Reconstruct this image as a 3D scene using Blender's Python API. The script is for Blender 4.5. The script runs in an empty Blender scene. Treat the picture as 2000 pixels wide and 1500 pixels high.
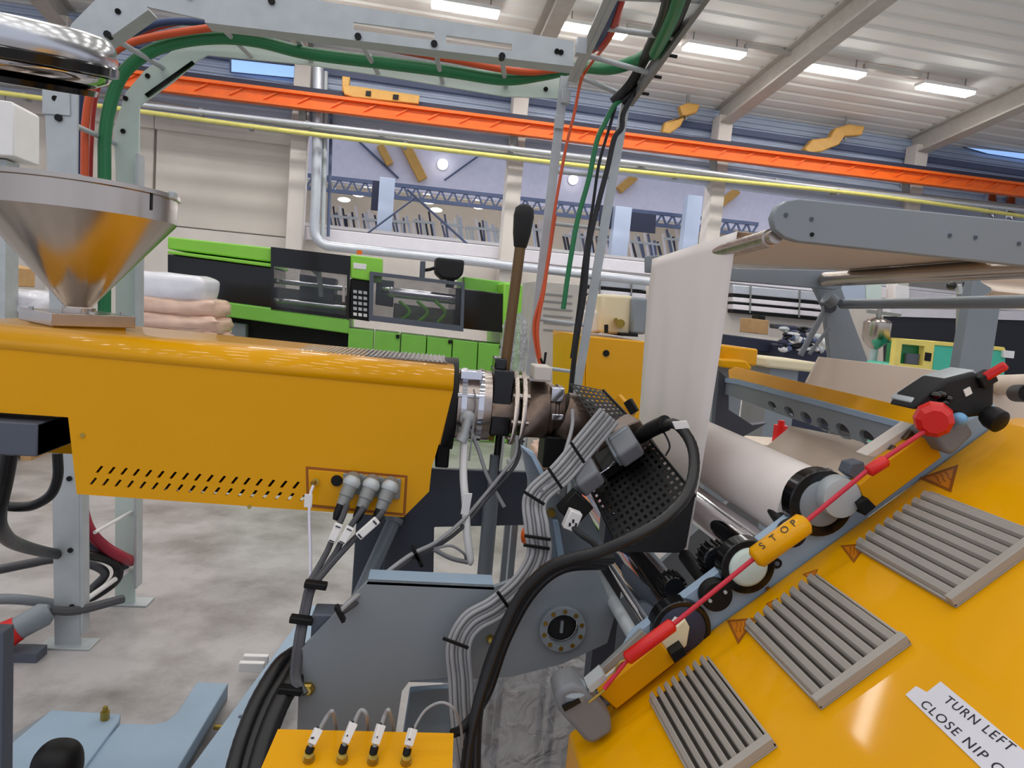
import bpy, math, random
from mathutils import Vector, Matrix, noise
from mathutils.geometry import tessellate_polygon
random.seed(7)
V = Vector
SC = bpy.context.scene
COL = SC.collection

# ---------------------------------------------------------------- camera
F = 1350.0
CAMZ = 1.6
_dy = V((850-1000, 590-750, F)).normalized()          # machine depth axis, camera axes x right, y down, z ahead
_hx = V((1, .088, 0))
_up = _dy.cross(_hx).normalized()
if _up.y > 0: _up = -_up
_dx = _dy.cross(_up).normalized()
if _dx.x < 0: _dx = -_dx
RW = Matrix((_dx, _dy, _up))                            # camera axes -> world
CP = V((0, 0, CAMZ))
cd = bpy.data.cameras.new('camera'); cam = bpy.data.objects.new('camera', cd); COL.objects.link(cam)
cx, cy, cz = (RW @ V((1, 0, 0)), RW @ V((0, -1, 0)), RW @ V((0, 0, -1)))
mw = Matrix((cx, cy, cz)).transposed().to_4x4(); mw.translation = CP
cam.matrix_world = mw
cd.sensor_fit = 'HORIZONTAL'; cd.sensor_width = 36; cd.lens = 36*F/2000; cd.clip_start = .02; cd.clip_end = 200
SC.camera = cam

# ---------------------------------------------------------------- world, lamps, exposure
w = bpy.data.worlds.new('world'); SC.world = w; w.use_nodes = True
w.node_tree.nodes['Background'].inputs[0].default_value = (.80, .85, 1.0, 1)
w.node_tree.nodes['Background'].inputs[1].default_value = .74
SC.view_settings.view_transform = 'Standard'; SC.view_settings.look = 'None'
SC.view_settings.exposure = 0.06; SC.view_settings.gamma = 1; SC.view_settings.use_curve_mapping = False
LAMP_W = 18.0
UNSEEN_LAMP_ROWS = [10.4, 7.85, 5.2, 2.5, -.2, -2.9, -5.6, -8.3]                 # unseen rows: one set by the cover's highlights, others added to light the machines

# ---------------------------------------------------------------- frames and unprojection
class Fr:
    def __init__(s, deg):
        a = math.radians(deg)
        s.x = V((math.cos(a), math.sin(a), 0)); s.y = V((-math.sin(a), math.cos(a), 0)); s.z = V((0, 0, 1))
    def w(s, u, v, z): return s.x*u + s.y*v + V((0, 0, z))
F0 = Fr(0); FH = Fr(4)
def ray(px, py): return (RW @ V((px-1000, py-750, F))).normalized()
def at(px, py, D, fr=F0):
    r = ray(px, py); return CP + r*(D/r.dot(fr.y))
def atz(px, py, z):
    r = ray(px, py); return CP + r*((z-CAMZ)/r.z)
def onp(px, py, o, n):
    r = ray(px, py); return CP + r*((o-CP).dot(n)/r.dot(n))
def ats(l, fr=F0): return [at(a, b, c, fr) for a, b, c in l]

# ---------------------------------------------------------------- materials
def lin(c):
    r = []
    for v in c:
        v = v/255
        r.append(v/12.92 if v <= .04045 else ((v+.055)/1.055)**2.4)
    return (*r, 1)
def mat(name, c, rough=.5, metal=0, var=.12, scale=6, bump=0, coat=0, emit=0, trans=0, alpha=1, aniso=None, spec=.5):
    m = bpy.data.materials.new(name); m.use_nodes = True
    nt = m.node_tree; b = nt.nodes['Principled BSDF']; L = nt.links.new
    b.inputs['Roughness'].default_value = rough; b.inputs['Metallic'].default_value = metal
    b.inputs['Specular IOR Level'].default_value = spec
    if coat: b.inputs['Coat Weight'].default_value = coat; b.inputs['Coat Roughness'].default_value = .06
    if trans: b.inputs['Transmission Weight'].default_value = trans
    if alpha < 1: b.inputs['Alpha'].default_value = alpha
    lc = lin(c)
    if emit:
        b.inputs['Emission Color'].default_value = lc; b.inputs['Emission Strength'].default_value = emit
    tc = nt.nodes.new('ShaderNodeTexCoord'); mp = nt.nodes.new('ShaderNodeMapping'); L(tc.outputs['Object'], mp.inputs[0])
    if aniso: mp.inputs['Scale'].default_value = aniso
    nz = nt.nodes.new('ShaderNodeTexNoise'); nz.inputs['Scale'].default_value = scale; nz.inputs['Detail'].default_value = 5
    L(mp.outputs[0], nz.inputs['Vector'])
    rp = nt.nodes.new('ShaderNodeValToRGB')
    rp.color_ramp.elements[0].position = .3; rp.color_ramp.elements[1].position = .7
    rp.color_ramp.elements[0].color = tuple(x*(1-var) for x in lc[:3])+(1,)
    rp.color_ramp.elements[1].color = tuple(min(1, x*(1+var*.6)) for x in lc[:3])+(1,)
    L(nz.outputs['Fac'], rp.inputs[0]); L(rp.outputs[0], b.inputs['Base Color'])
    mr = nt.nodes.new('ShaderNodeMapRange'); mr.inputs['To Min'].default_value = max(0, rough-.06); mr.inputs['To Max'].default_value = min(1, rough+.08)
    L(nz.outputs['Fac'], mr.inputs['Value']); L(mr.outputs[0], b.inputs['Roughness'])
    if bump:
        bp = nt.nodes.new('ShaderNodeBump'); bp.inputs['Strength'].default_value = bump; bp.inputs['Distance'].default_value = .01
        L(nz.outputs['Fac'], bp.inputs['Height']); L(bp.outputs[0], b.inputs['Normal'])
    return m
M = {}
def dm(k, *a, **kw): M[k] = mat(k, *a, **kw)
dm('yellow', (226, 160, 0), .3, var=.04, scale=3, coat=.42, spec=.08)
dm('yellow_dull', (216, 148, 0), .4, var=.06, scale=5, spec=.2)
dm('orange', (240, 105, 10), .45, var=.1)
dm('crane_yellow', (206, 158, 78), .5, var=.1)
dm('slate', (130, 138, 144), .36, var=.06, scale=4)
dm('slate_dark', (82, 88, 100), .5, var=.08)
dm('blue_grey', (150, 172, 192), .45, var=.06)
dm('galv', (186, 192, 194), .5, metal=.25, var=.08, scale=14)
dm('galv_dark', (140, 142, 140), .5, metal=.25, var=.1, scale=9)
dm('steel', (190, 180, 170), .2, metal=1, var=.2, scale=5, aniso=(1, 1, .12))
dm('chrome', (215, 215, 222), .06, metal=1, var=.04)
dm('polished', (205, 206, 208), .2, metal=1, var=.05)
dm('brown_steel', (112, 96, 86), .34, metal=.85, var=.35, scale=30)
dm('band_steel', (176, 164, 156), .26, metal=.95, var=.25, scale=26)
dm('brass', (170, 145, 70), .3, metal=.9, var=.15, scale=30)
dm('lever_brown', (112, 88, 58), .35, metal=.6, var=.12)
dm('black', (11, 11, 12), .5, var=.2, spec=.3)
dm('black_gloss', (12, 12, 14), .14, var=.2)
dm('black_matt', (22, 22, 24), .75, var=.2)
dm('grey_plastic', (112, 114, 118), .5, var=.05)
dm('vent_grey', (160, 154, 146), .55, var=.05)
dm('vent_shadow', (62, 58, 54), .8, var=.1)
dm('cable_grey', (150, 150, 152), .5, var=.08, scale=20)
dm('cable_dark', (74, 74, 78), .5, var=.1, scale=20)
dm('cable_black', (20, 20, 22), .4, var=.2, scale=20)
dm('green_hose', (34, 122, 72), .35, var=.08)
dm('mint_tray', (206, 222, 214), .5, var=.04)
dm('red_hose', (190, 52, 40), .4, var=.1)
dm('orange_hose', (214, 88, 42), .4, var=.1)
dm('blue_hose', (52, 72, 112), .45, var=.1)
dm('maroon_hose', (160, 36, 58), .4, var=.1)
dm('red', (208, 20, 16), .35, var=.06)
dm('red_rope', (196, 34, 58), .5, var=.1, scale=60)
dm('film', (230, 221, 216), .45, var=.03, scale=2)
dm('film_beige', (228, 211, 192), .5, var=.03, scale=2)
dm('white', (232, 230, 228), .5, var=.03)
dm('paper', (214, 212, 220), .6, var=.03)
dm('ink', (28, 28, 36), .6, var=.1)
dm('warn_fill', (206, 122, 8), .4, var=.05)
dm('warn_ink', (150, 84, 6), .5, var=.2)
dm('cream', (226, 212, 176), .5, var=.04)
dm('lime', (138, 208, 66), .4, var=.04)
dm('lime_deep', (122, 190, 72), .45, var=.05)
dm('teal', (70, 188, 160), .45, var=.05)
dm('pale_yellow', (232, 212, 110), .45, var=.05)
dm('card', (202, 160, 110), .8, var=.1, scale=12)
dm('bag_pink', (226, 190, 168), .35, var=.14, scale=9, coat=.3)
dm('bag_white', (226, 226, 232), .32, var=.06, scale=9, coat=.3)
dm('ceil', (240, 240, 236), .7, var=.015, scale=.3)
dm('girder', (190, 186, 178), .6, var=.08)
dm('concrete', (214, 206, 198), .8, var=.07, scale=1.5, bump=.1)
dm('panel_beige', (208, 200, 190), .75, var=.06, scale=1.2)
dm('siding_blue', (182, 194, 214), .5, var=.06, scale=2)
dm('lilac', (222, 219, 234), .7, var=.05)
dm('wall_white', (226, 222, 228), .7, var=.04)
dm('blue_steel', (86, 98, 128), .5, var=.1)
dm('navy', (40, 44, 66), .6, var=.1)
dm('dark_wall', (36, 37, 46), .7, var=.1)
dm('pipe', (196, 200, 208), .35, metal=.4, var=.06)
dm('rail_yellow', (222, 214, 120), .5, var=.1)
dm('lamp', (255, 252, 248), .5, var=0, emit=30)
dm('lamp_soft', (255, 252, 248), .5, var=0, emit=5)
dm('daylight', (150, 190, 245), .5, var=0, emit=.8)
dm('sleeve_red', (190, 22, 24), .35, var=.1)
dm('light_blue', (110, 165, 205), .4, var=.05)
def glassy(name, c, fac, rough=.1):
    m = bpy.data.materials.new(name); m.use_nodes = True; nt = m.node_tree; nt.nodes.clear(); L = nt.links.new
    o = nt.nodes.new('ShaderNodeOutputMaterial'); mx = nt.nodes.new('ShaderNodeMixShader')
    t = nt.nodes.new('ShaderNodeBsdfTransparent'); p = nt.nodes.new('ShaderNodeBsdfPrincipled')
    p.inputs['Base Color'].default_value = lin(c); p.inputs['Roughness'].default_value = rough
    nz = nt.nodes.new('ShaderNodeTexNoise'); nz.inputs['Scale'].default_value = 9
    mr = nt.nodes.new('ShaderNodeMapRange'); mr.inputs['To Min'].default_value = fac*.7; mr.inputs['To Max'].default_value = min(1, fac*1.3)
    L(nz.outputs['Fac'], mr.inputs['Value']); L(mr.outputs[0], mx.inputs[0])
    if name.startswith('poly'):
        n2 = nt.nodes.new('ShaderNodeTexNoise'); n2.inputs['Scale'].default_value = 7; n2.inputs['Detail'].default_value = 2; n2.inputs['Distortion'].default_value = 1.6
        bp = nt.nodes.new('ShaderNodeBump'); bp.inputs['Strength'].default_value = .8; bp.inputs['Distance'].default_value = .04
        L(n2.outputs['Fac'], bp.inputs['Height']); L(bp.outputs[0], p.inputs['Normal'])
    L(t.outputs[0], mx.inputs[1]); L(p.outputs[0], mx.inputs[2]); L(mx.outputs[0], o.inputs[0]); M[name] = m
glassy('smoke_glass', (70, 72, 78), .35, .08)
glassy('poly_bag', (212, 213, 216), .6, .12)
glassy('poly_film', (220, 222, 226), .5, .2)
def floor_mat():
    m = mat('floor_epoxy', (176, 172, 170), .34, var=.1, scale=.8)
    nt = m.node_tree; b = nt.nodes['Principled BSDF']; L = nt.links.new
    tc = nt.nodes.new('ShaderNodeTexCoord'); n1 = nt.nodes.new('ShaderNodeTexNoise'); n1.inputs['Scale'].default_value = 2.2; n1.inputs['Detail'].default_value = 8
    n1.inputs['Roughness'].default_value = .65; L(tc.outputs['Object'], n1.inputs['Vector'])
    r = nt.nodes.new('ShaderNodeValToRGB'); e = r.color_ramp.elements
    e[0].position = .33; e[0].color = lin((134, 129, 126)); e[1].position = .58; e[1].color = lin((178, 174, 173))
    L(n1.outputs['Fac'], r.inputs[0])
    vo = nt.nodes.new('ShaderNodeTexVoronoi'); vo.inputs['Scale'].default_value = 1.7; L(tc.outputs['Object'], vo.inputs['Vector'])
    r2 = nt.nodes.new('ShaderNodeValToRGB'); e = r2.color_ramp.elements
    e[0].position = .02; e[0].color = (.55, .53, .52, 1); e[1].position = .07; e[1].color = (1, 1, 1, 1)
    L(vo.outputs['Distance'], r2.inputs[0])
    mx = nt.nodes.new('ShaderNodeMixRGB'); mx.blend_type = 'MULTIPLY'; mx.inputs[0].default_value = .6
    L(r.outputs[0], mx.inputs[1]); L(r2.outputs[0], mx.inputs[2]); L(mx.outputs[0], b.inputs['Base Color'])
    M['floor'] = m
floor_mat()

# ---------------------------------------------------------------- geometry: every function returns (verts, faces)
def J(*gs):
    vs, fs = [], []
    for g in gs:
        o = len(vs); vs += g[0]; fs += [tuple(i+o for i in f) for f in g[1]]
    return vs, fs
def hexa(p):                                            # 8 points: bottom 4, top 4
    return list(p), [(3, 2, 1, 0), (4, 5, 6, 7), (0, 1, 5, 4), (1, 2, 6, 5), (2, 3, 7, 6), (3, 0, 4, 7)]
def box(x0, x1, y0, y1, z0, z1, fr=F0):
    return hexa([fr.w(a, b, c) for c in (z0, z1) for a, b in ((x0, y0), (x1, y0), (x1, y1), (x0, y1))])
def obox(c, a, b, n):                                   # centre and three half vectors
    return hexa([c+a*i+b*j+n*k for k in (-1, 1) for i, j in ((-1, -1), (1, -1), (1, 1), (-1, 1))])
def bar(p, q, wa, wb, up=V((0, 0, 1))):
    d = q-p; s = d.cross(up).normalized(); u = s.cross(d).normalized()
    return obox((p+q)/2, d/2, s*wa/2, u*wb/2)
def prism(pts, ext):
    n = len(pts); vs = [V(p) for p in pts]+[V(p)+ext for p in pts]
    fs = [tuple(range(n-1, -1, -1)), tuple(range(n, 2*n))]+[(i, (i+1) % n, (i+1) % n+n, i+n) for i in range(n)]
    return vs, fs
def holed(outer, holes, ext):
    polys = [[V(p) for p in outer]]+[[V(p) for p in h] for h in holes]
    a = polys[0]; nn = V((0, 0, 0))
    for i in range(len(a)): nn += a[i].cross(a[(i+1) % len(a)])
    nn.normalize(); u = (a[1]-a[0]).normalized(); v = nn.cross(u)
    pl2 = [[V((p.dot(u), p.dot(v), 0)) for p in pl] for pl in polys]
    tris = tessellate_polygon(pl2)
    flat = [p for pl in polys for p in pl]; n = len(flat)
    vs = flat+[p+ext for p in flat]
    fs = [tuple(t) for t in tris]+[tuple(i+n for i in reversed(t)) for t in tris]
    k = 0
    for pl in polys:
        m = len(pl)
        fs += [(k+i, k+(i+1) % m, k+(i+1) % m+n, k+i+n) for i in range(m)]; k += m
    return vs, fs
def basis(d):
    d = d.normalized(); a = V((0, 0, 1)) if abs(d.z) < .9 else V((1, 0, 0))
    u = d.cross(a).normalized(); return u, d.cross(u).normalized()
def lathe(o, ax, prof, n=28, caps=True):                # prof: (t along axis, radius)
    u, v = basis(ax); a = ax.normalized(); vs, fs = [], []
    for t, r in prof:
        for i in range(n):
            q = 2*math.pi*i/n; vs.append(o+a*t+(u*math.cos(q)+v*math.sin(q))*r)
    for k in range(len(prof)-1):
        for i in range(n):
            j = (i+1) % n; fs.append((k*n+i, k*n+j, (k+1)*n+j, (k+1)*n+i))
    if caps: fs += [tuple(range(n-1, -1, -1)), tuple(range((len(prof)-1)*n, len(prof)*n))]
    return vs, fs
def cyl(p, q, r, r1=None, n=20):
    return lathe(p, q-p, [(0, r), ((q-p).length, r if r1 is None else r1)], n)
def ring(o, ax, ri, ro, h, n=28):
    return lathe(o, ax, [(0, ri), (0, ro), (h, ro), (h, ri), (0, ri)], n, False)
def smooth_path(P, res=6):
    if len(P) < 3: return list(P)
    out = []; E = [P[0]*2-P[1]]+list(P)+[P[-1]*2-P[-2]]
    for i in range(1, len(E)-2):
        a, b, c, d = E[i-1:i+3]
        for k in range(res):
            t = k/res
            out.append(.5*((2*b)+(c-a)*t+(2*a-5*b+4*c-d)*t*t+(3*b-a-3*c+d)*t**3))
    out.append(P[-1]); return out
def tube(P, r, n=8, res=6, rib=0):
    pts = smooth_path(P, res) if res else list(P)
    vs, fs = [], []; u = None
    for i, p in enumerate(pts):
        d = (pts[min(i+1, len(pts)-1)]-pts[max(i-1, 0)]).normalized()
        if u is None: u, v = basis(d)
        else:
            u = (u-d*u.dot(d)).normalized(); v = d.cross(u)
        rr = (r(i/(len(pts)-1)) if callable(r) else r)*(1+rib*(i % 2))
        for k in range(n):
            q = 2*math.pi*k/n; vs.append(p+(u*math.cos(q)+v*math.sin(q))*rr)
    for i in range(len(pts)-1):
        for k in range(n):
            j = (k+1) % n; fs.append((i*n+k, i*n+j, (i+1)*n+j, (i+1)*n+k))
    fs += [tuple(range(n-1, -1, -1)), tuple(range((len(pts)-1)*n, len(pts)*n))]
    return vs, fs
def ball(c, rx, ry, rz, n=16, m=10, pw=1.0, nz=0, ns=6):
    vs, fs = [], []; sg = lambda t: math.copysign(abs(t)**pw, t)
    for i in range(m+1):
        a = -math.pi/2+math.pi*i/m
        for k in range(n):
            b = 2*math.pi*k/n
            p = V((sg(math.cos(a))*sg(math.cos(b)), sg(math.cos(a))*sg(math.sin(b)), sg(math.sin(a))))
            s = 1+nz*noise.noise(p*ns*.3+c*3)
            vs.append(c+V((p.x*rx*s, p.y*ry*s, p.z*rz*s)))
    for i in range(m):
        for k in range(n):
            j = (k+1) % n; fs.append((i*n+k, i*n+j, (i+1)*n+j, (i+1)*n+k))
    return vs, fs
def perforated(o, u, v, nu, nv, frac, t):               # lattice sheet with square holes; u, v full side vectors
    vs, fs = [], []; nn = u.cross(v).normalized()*t
    for i in range(nu):
        for j in range(nv):
            k = len(vs)
            for q in (0, 1):
                for a, b in ((0, 0), (1, 0), (1, 1), (0, 1)): vs.append(o+u*((i+a)/nu)+v*((j+b)/nv)+nn*q)
                g = (1-frac)/2
                for a, b in ((g, g), (1-g, g), (1-g, 1-g), (g, 1-g)): vs.append(o+u*((i+a)/nu)+v*((j+b)/nv)+nn*q)
            for s in range(4):
                e = (s+1) % 4
                fs += [(k+s, k+e, k+4+e, k+4+s), (k+8+s, k+12+s, k+12+e, k+8+e), (k+4+s, k+4+e, k+12+e, k+12+s)]
    return vs, fs
def sheet(P, nu, nv, t, wob=0, fold=None):              # thin curved sheet through a 2-D list of points, thickness t along +normal
    vs, fs = [], []
    R, C = len(P), len(P[0])
    for row in P: vs += row
    for i in range(R-1):
        for j in range(C-1): fs.append((i*C+j, i*C+j+1, (i+1)*C+j+1, (i+1)*C+j))
    return vs, fs

# ---------------------------------------------------------------- objects
def add(name, g, m, parent=None, bev=0, smooth=40, seg=2, thick=0):
    me = bpy.data.meshes.new(name); me.from_pydata([tuple(v) for v in g[0]], [], g[1]); me.validate()
    me.materials.append(M[m] if isinstance(m, str) else m)
    import bmesh
    b = bmesh.new(); b.from_mesh(me); bmesh.ops.recalc_face_normals(b, faces=b.faces); b.to_mesh(me); b.free()
    if smooth:
        me.shade_smooth(); me.set_sharp_from_angle(angle=math.radians(smooth))
    o = bpy.data.objects.new(name, me); COL.objects.link(o)
    if parent: o.parent = parent
    if thick:
        sm = o.modifiers.new('thickness', 'SOLIDIFY'); sm.thickness = thick; sm.offset = 0
    if bev:
        bm = o.modifiers.new('edge', 'BEVEL'); bm.width = bev; bm.segments = seg; bm.limit_method = 'ANGLE'; bm.angle_limit = math.radians(40)
    return o
def desc(o):
    for c in list(o.children):
        yield c; yield from desc(c)
def own(os):
    lo = V((1e9,)*3); hi = -lo
    for o in os:
        if o.type == 'MESH':
            for v in o.data.vertices:
                for k in range(3): lo[k] = min(lo[k], v.co[k]); hi[k] = max(hi[k], v.co[k])
    return V(((lo.x+hi.x)/2, (lo.y+hi.y)/2, lo.z))
def thing(name, label, cat, parts, group=None, kind=None):
    e = bpy.data.objects.new(name, None); COL.objects.link(e); e.empty_display_size = .1
    allp = list(parts)
    for p in parts: allp += list(desc(p))
    c = own(allp); e.location = c
    for p in allp:
        if p.type == 'MESH': p.data.transform(Matrix.Translation(-c))
        elif p in parts: p.location -= c
        else: p.location -= c
    for p in parts: p.parent = e
    e['label'] = label; e['category'] = cat
    if group: e['group'] = group
    if kind: e['kind'] = kind
    return e
def solo(o, label=None, cat=None, group=None, kind=None):
    c = own([o]); o.data.transform(Matrix.Translation(-c)); o.location = c
    for p in desc(o):
        if p.type == 'MESH': p.data.transform(Matrix.Translation(-c))
        else: p.location -= c
    if label: o['label'] = label
    if cat: o['category'] = cat
    if group: o['group'] = group
    if kind: o['kind'] = kind
    return o
def struct(name, g, m, **k): return solo(add(name, g, m, **k), kind='structure')
def pp(pts, D, depth, fr=F0):                           # outline at plane depth D in a frame, made solid away from the viewer
    return prism([at(a, b, D, fr) for a, b in pts], fr.y*depth)
def text(name, s, o, u, v, size, m, parent, ext=.0004, gap=1, width=0):
    cu = bpy.data.curves.new(name, 'FONT'); cu.body = s; cu.size = size; cu.extrude = ext
    cu.materials.append(M[m]); ob = bpy.data.objects.new(name, cu); COL.objects.link(ob)
    u = u.normalized(); n = u.cross(v).normalized(); v = n.cross(u)
    mt = Matrix((u, v, n)).transposed().to_4x4(); mt.translation = o
    bpy.context.view_layer.update()
    if gap != 1: cu.space_character = gap; bpy.context.view_layer.update()
    if width: mt = mt @ Matrix.Diagonal((width/ob.dimensions.x, 1, 1, 1))
    me = bpy.data.meshes.new_from_object(ob.evaluated_get(bpy.context.evaluated_depsgraph_get())); me.transform(mt)
    bpy.data.objects.remove(ob)
    ob = bpy.data.objects.new(name, me); COL.objects.link(ob); ob.parent = parent
    return ob

# ================================================================ the hall (frame FH: u along the back wall, v depth, z up)
fh = FH
def hc(p): return p.dot(fh.x), p.dot(fh.y), p.z
def hu(px, py, D): return at(px, py, D, fh).dot(fh.x)
ROOF0, RS = 6.75, .13
def roof(v): return ROOF0+RS*(16-v)
UL, UR = -15, 34
struct('floor', box(UL-6, UR+10, -11, 40, -.2, 0, fh), 'floor', smooth=0)
g = []; v = -10.0; prof = []
while v < 16.3:
    prof += [(v, 0), (v+.24, 0), (v+.28, .03), (v+.36, .03)]; v += .4
vs = [fh.w(u, a, roof(a)+h) for a, h in prof for u in (UL-6, UR+6)]
fs = [(2*i, 2*i+1, 2*i+3, 2*i+2) for i in range(len(prof)-1)]
struct('ceiling', (vs, fs), 'ceil', smooth=0, thick=.01)
# columns and roof girders
cols = [hu(588, 300, 16), hu(1003, 300, 16), hu(1392, 330, 16), hu(1768, 360, 16)]
cols = [cols[0]-4.6]+cols+[cols[3]+4.6, cols[3]+9.4]
for i, u in enumerate(cols):
    struct('column', box(u-.17, u+.17, 15.55, 15.95, 0, 6.5, fh), 'concrete', bev=.02)
    q = []
    for a, b, h0, h1 in ((-.15, .15, -.5, -.46), (-.02, .02, -.46, -.04), (-.15, .15, -.04, 0)):
        v0, v1 = 15.95, -9.8
        q.append(hexa([fh.w(u+s, vv, roof(vv)+h) for h in (h0, h1) for s, vv in ((a, v1), (b, v1), (b, v0), (a, v0))]))
    struct('roof_girder', J(*q), 'girder', smooth=0)
# back wall, bottom to top
struct('wall_back', box(UL, UR, 16, 16.3, 0, 2.7, fh), 'concrete', smooth=0)
struct('trim_1', box(cols[1]+.2, UR, 15.9, 16.35, 2.7, 2.98, fh), 'wall_white', bev=.02)
zt = 4.93
for k in range(3):                                       # precast panels of the closed bay
    u1 = cols[1]-.2-k*2.75
    o = struct('wall_panel', box(u1-2.7, u1, 16, 16.25, 2.72, zt, fh), 'panel_beige', bev=.02)
    o = struct('wall_panel_rail', box(u1-2.72, u1+.02, 15.9, 16, zt-.28, zt, fh), 'concrete', bev=.01)
z0s = 5.42; prof = []
z = z0s
while z < ROOF0+.05: prof += [(z, 0), (z+.05, 0), (z+.07, -.04), (z+.1, -.04)]; z += .12
vs = [fh.w(u, 16.1+d, a) for a, d in prof for u in (UL, UR)]
fs = [(2*i, 2*i+1, 2*i+3, 2*i+2) for i in range(len(prof)-1)]
struct('wall_upper', (vs, fs), 'siding_blue', smooth=0, thick=.02)
struct('eave_beam', box(UL, UR, 15.95, 16.09, 6.22, 6.36, fh), 'blue_steel', bev=.01)
struct('crane_ledge', J(box(UL, UR, 15.7, 15.95, 4.92, 4.97, fh), box(UL, UR, 15.8, 15.84, 4.97, 5.36, fh), box(UL, UR, 15.7, 15.95, 5.36, 5.41, fh)), 'siding_blue', smooth=0)
def window(n, pts, D):
    p = [at(a, b, D, fh) for a, b in pts]; c = sum(p, V())/len(p)
    fr = add('window_frame', holed([c+(q-c)*1.06 for q in p], [p], fh.y*.06), 'blue_steel', smooth=0)
    pn = add('window_pane', prism(p, fh.y*.02), 'daylight', smooth=0)
    e = thing(n, 'x', 'x', [fr, pn], kind='structure'); del e['label'], e['category']
window('window_1', [(452, 116), (578, 130), (578, 152), (452, 140)], 15.9)
window('window_2', [(1888, 288), (2060, 306), (2060, 320), (1930, 300)], 15.9)

# ---- ceiling lamps
def lamp(u, v, label=None):
    z = roof(v)-.27
    h = add('housing', box(u-.62, u+.62, v-.16, v+.16, z+.02, z+.09, fh), 'white', bev=.01)
    d = add('diffuser', box(u-.6, u+.6, v-.13, v+.13, z-.03, z+.02, fh), 'lamp', smooth=0)
    s = add('hanger', J(*[cyl(fh.w(u+k, v, z+.09), fh.w(u+k, v, roof(v)+.02), .012, n=8) for k in (-.45, .45)]), 'galv_dark')
    thing('ceiling_lamp', label, 'lamp', [h, d, s], 'strip lamps under the roof')
def arealamp(u, v, en):
    z = roof(v)-.31
    l = bpy.data.lights.new('lamp_light', 'AREA'); l.shape = 'RECTANGLE'; l.size = 1.16; l.size_y = .26; l.energy = en; l.color = (1, .985, .96)
    o = bpy.data.objects.new('lamp_light', l); COL.objects.link(o); o.location = fh.w(u, v, z)
    o.rotation_euler = (0, 0, math.radians(4))
lp = [(650, 0, 'strip lamp at the top edge above the slotted white tray'), (908, 32, 'glowing strip lamp beside the black roof grille'),
      (1160, 68, 'strip lamp partly hidden behind the overhead cable ladder'), (1395, 100, 'glowing strip lamp between the cable ladder and the first roof girder'),
      (1632, 132, 'strip lamp just right of the sloping roof girder'), (1848, 165, 'strip lamp beside the girder at the right edge')]
us = [hu(a, b, 13.1) for a, b, c in lp]
for (a, b, c), u in zip(lp, us): lamp(u, 13.1, c); arealamp(u, 13.1, LAMP_W)
for v in UNSEEN_LAMP_ROWS:
    for k in range(-4, 6): arealamp(-1.2+k*2.3, v, LAMP_W)
for k in range(1, 4):
    arealamp(us[0]-k*2.4, 13.1, LAMP_W)
for v in (17.6, 27, 31):                                   # lamps of the neighbouring hall
    for k in range(5): arealamp(-1+k*3.6, v, LAMP_W*(3 if v < 20 else 8))
struct('trim_2', J(*[box(us[k]+.62, us[k+1]-.62, 13.06, 13.14, roof(13.1)-.12, roof(13.1)-.03, fh) for k in (2, 3, 4)]), 'girder', smooth=0)

# roof grille
q = [(938, -30), (1086, -30), (1068, 38), (945, 18)]
P = [at(a, b, 11.2, fh) for a, b in q]
fr = add('frame', box(hu(930, 0, 11.2), hu(1092, 0, 11.2), 10.6, 12.4, roof(11.2)-.3, roof(11.2)-.2, fh), 'girder', bev=.01)
u0, u1 = hu(942, 0, 11.2), hu(1066, 0, 11.2)
gr = add('grating', perforated(fh.w(u0, 10.7, roof(11.2)-.305), fh.x*(u1-u0), fh.y*1.5, 14, 14, .5, .01), 'black', smooth=0)
bk = add('backing', box(u0, u1, 10.7, 12.2, roof(11.2)-.303, roof(11.2)-.3005, fh), 'navy', smooth=0)
thing('roof_grille', 'square roof vent with a black grating beside a strip lamp', 'vent', [fr, gr, bk])

# ---- crane runway
pA, pB = at(150, 142, 15, fh), at(2040, 377, 15, fh)
d = (pB-pA).normalized(); pA = pA-d*9; pB = pB+d*8
def runway(z0, z1, y0, y1):
    return hexa([p+fh.y*b+V((0, 0, c)) for c in (z0, z1) for p, b in ((pA, y0), (pB, y0), (pB, y1), (pA, y1))])
rw = [add('rail_web', runway(-.12, .12, 0, .05), 'orange', smooth=0), add('upper_flange', runway(.1, .16, -.1, .1), 'orange', smooth=0), add('lower_flange', runway(-.16, -.1, -.1, .1), 'orange', smooth=0)]
n = 60; L_ = (pB-pA).length
rw.append(add('stiffener', J(*[bar(pA+d*(L_*i/n)+V((0, 0, -.1))-fh.y*.03, pA+d*(L_*(i+.5)/n)+V((0, 0, .1))-fh.y*.03, .02, .03) for i in range(n)]), 'orange', smooth=0)); rw[-1]['kind'] = 'stuff'
rw.append(add('power_rail', runway(.2, .3, .1, .2), 'navy', smooth=0))
rw += [add('bracket', bar(at(x, y, 15.1, fh), at(x+2, y+46, 15.3, fh), .14, .14), 'galv_dark') for x, y in ((590, 188), (1003, 244), (1392, 292), (1768, 338))]
thing('crane_runway', 'long orange crane runway beam crossing the whole hall', 'beam', rw)
tr = [add('carriage', pp([(668, 165), (694, 168), (820, 186), (818, 203), (690, 190), (672, 184)], 15, .3, fh), 'crane_yellow', bev=.02),
      add('hook_block', pp([(715, 177), (725, 178), (724, 187), (714, 186)], 14.97, .03, fh), 'black'),
      add('hook_block', pp([(768, 184), (779, 185), (778, 194), (767, 193)], 14.97, .03, fh), 'black'),
      add('end_stop', pp([(668, 148), (684, 150), (680, 180), (668, 178)], 15.02, .2, fh), 'crane_yellow', bev=.02)]
thing('crane_trolley', 'yellow crane carriage riding on the orange runway', 'crane', tr)
for px, py, r, lb in ((1352, 212, 20, 'orange balloon-like lamp shade high before the blue siding, beside the first girder'),):
    pass
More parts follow.
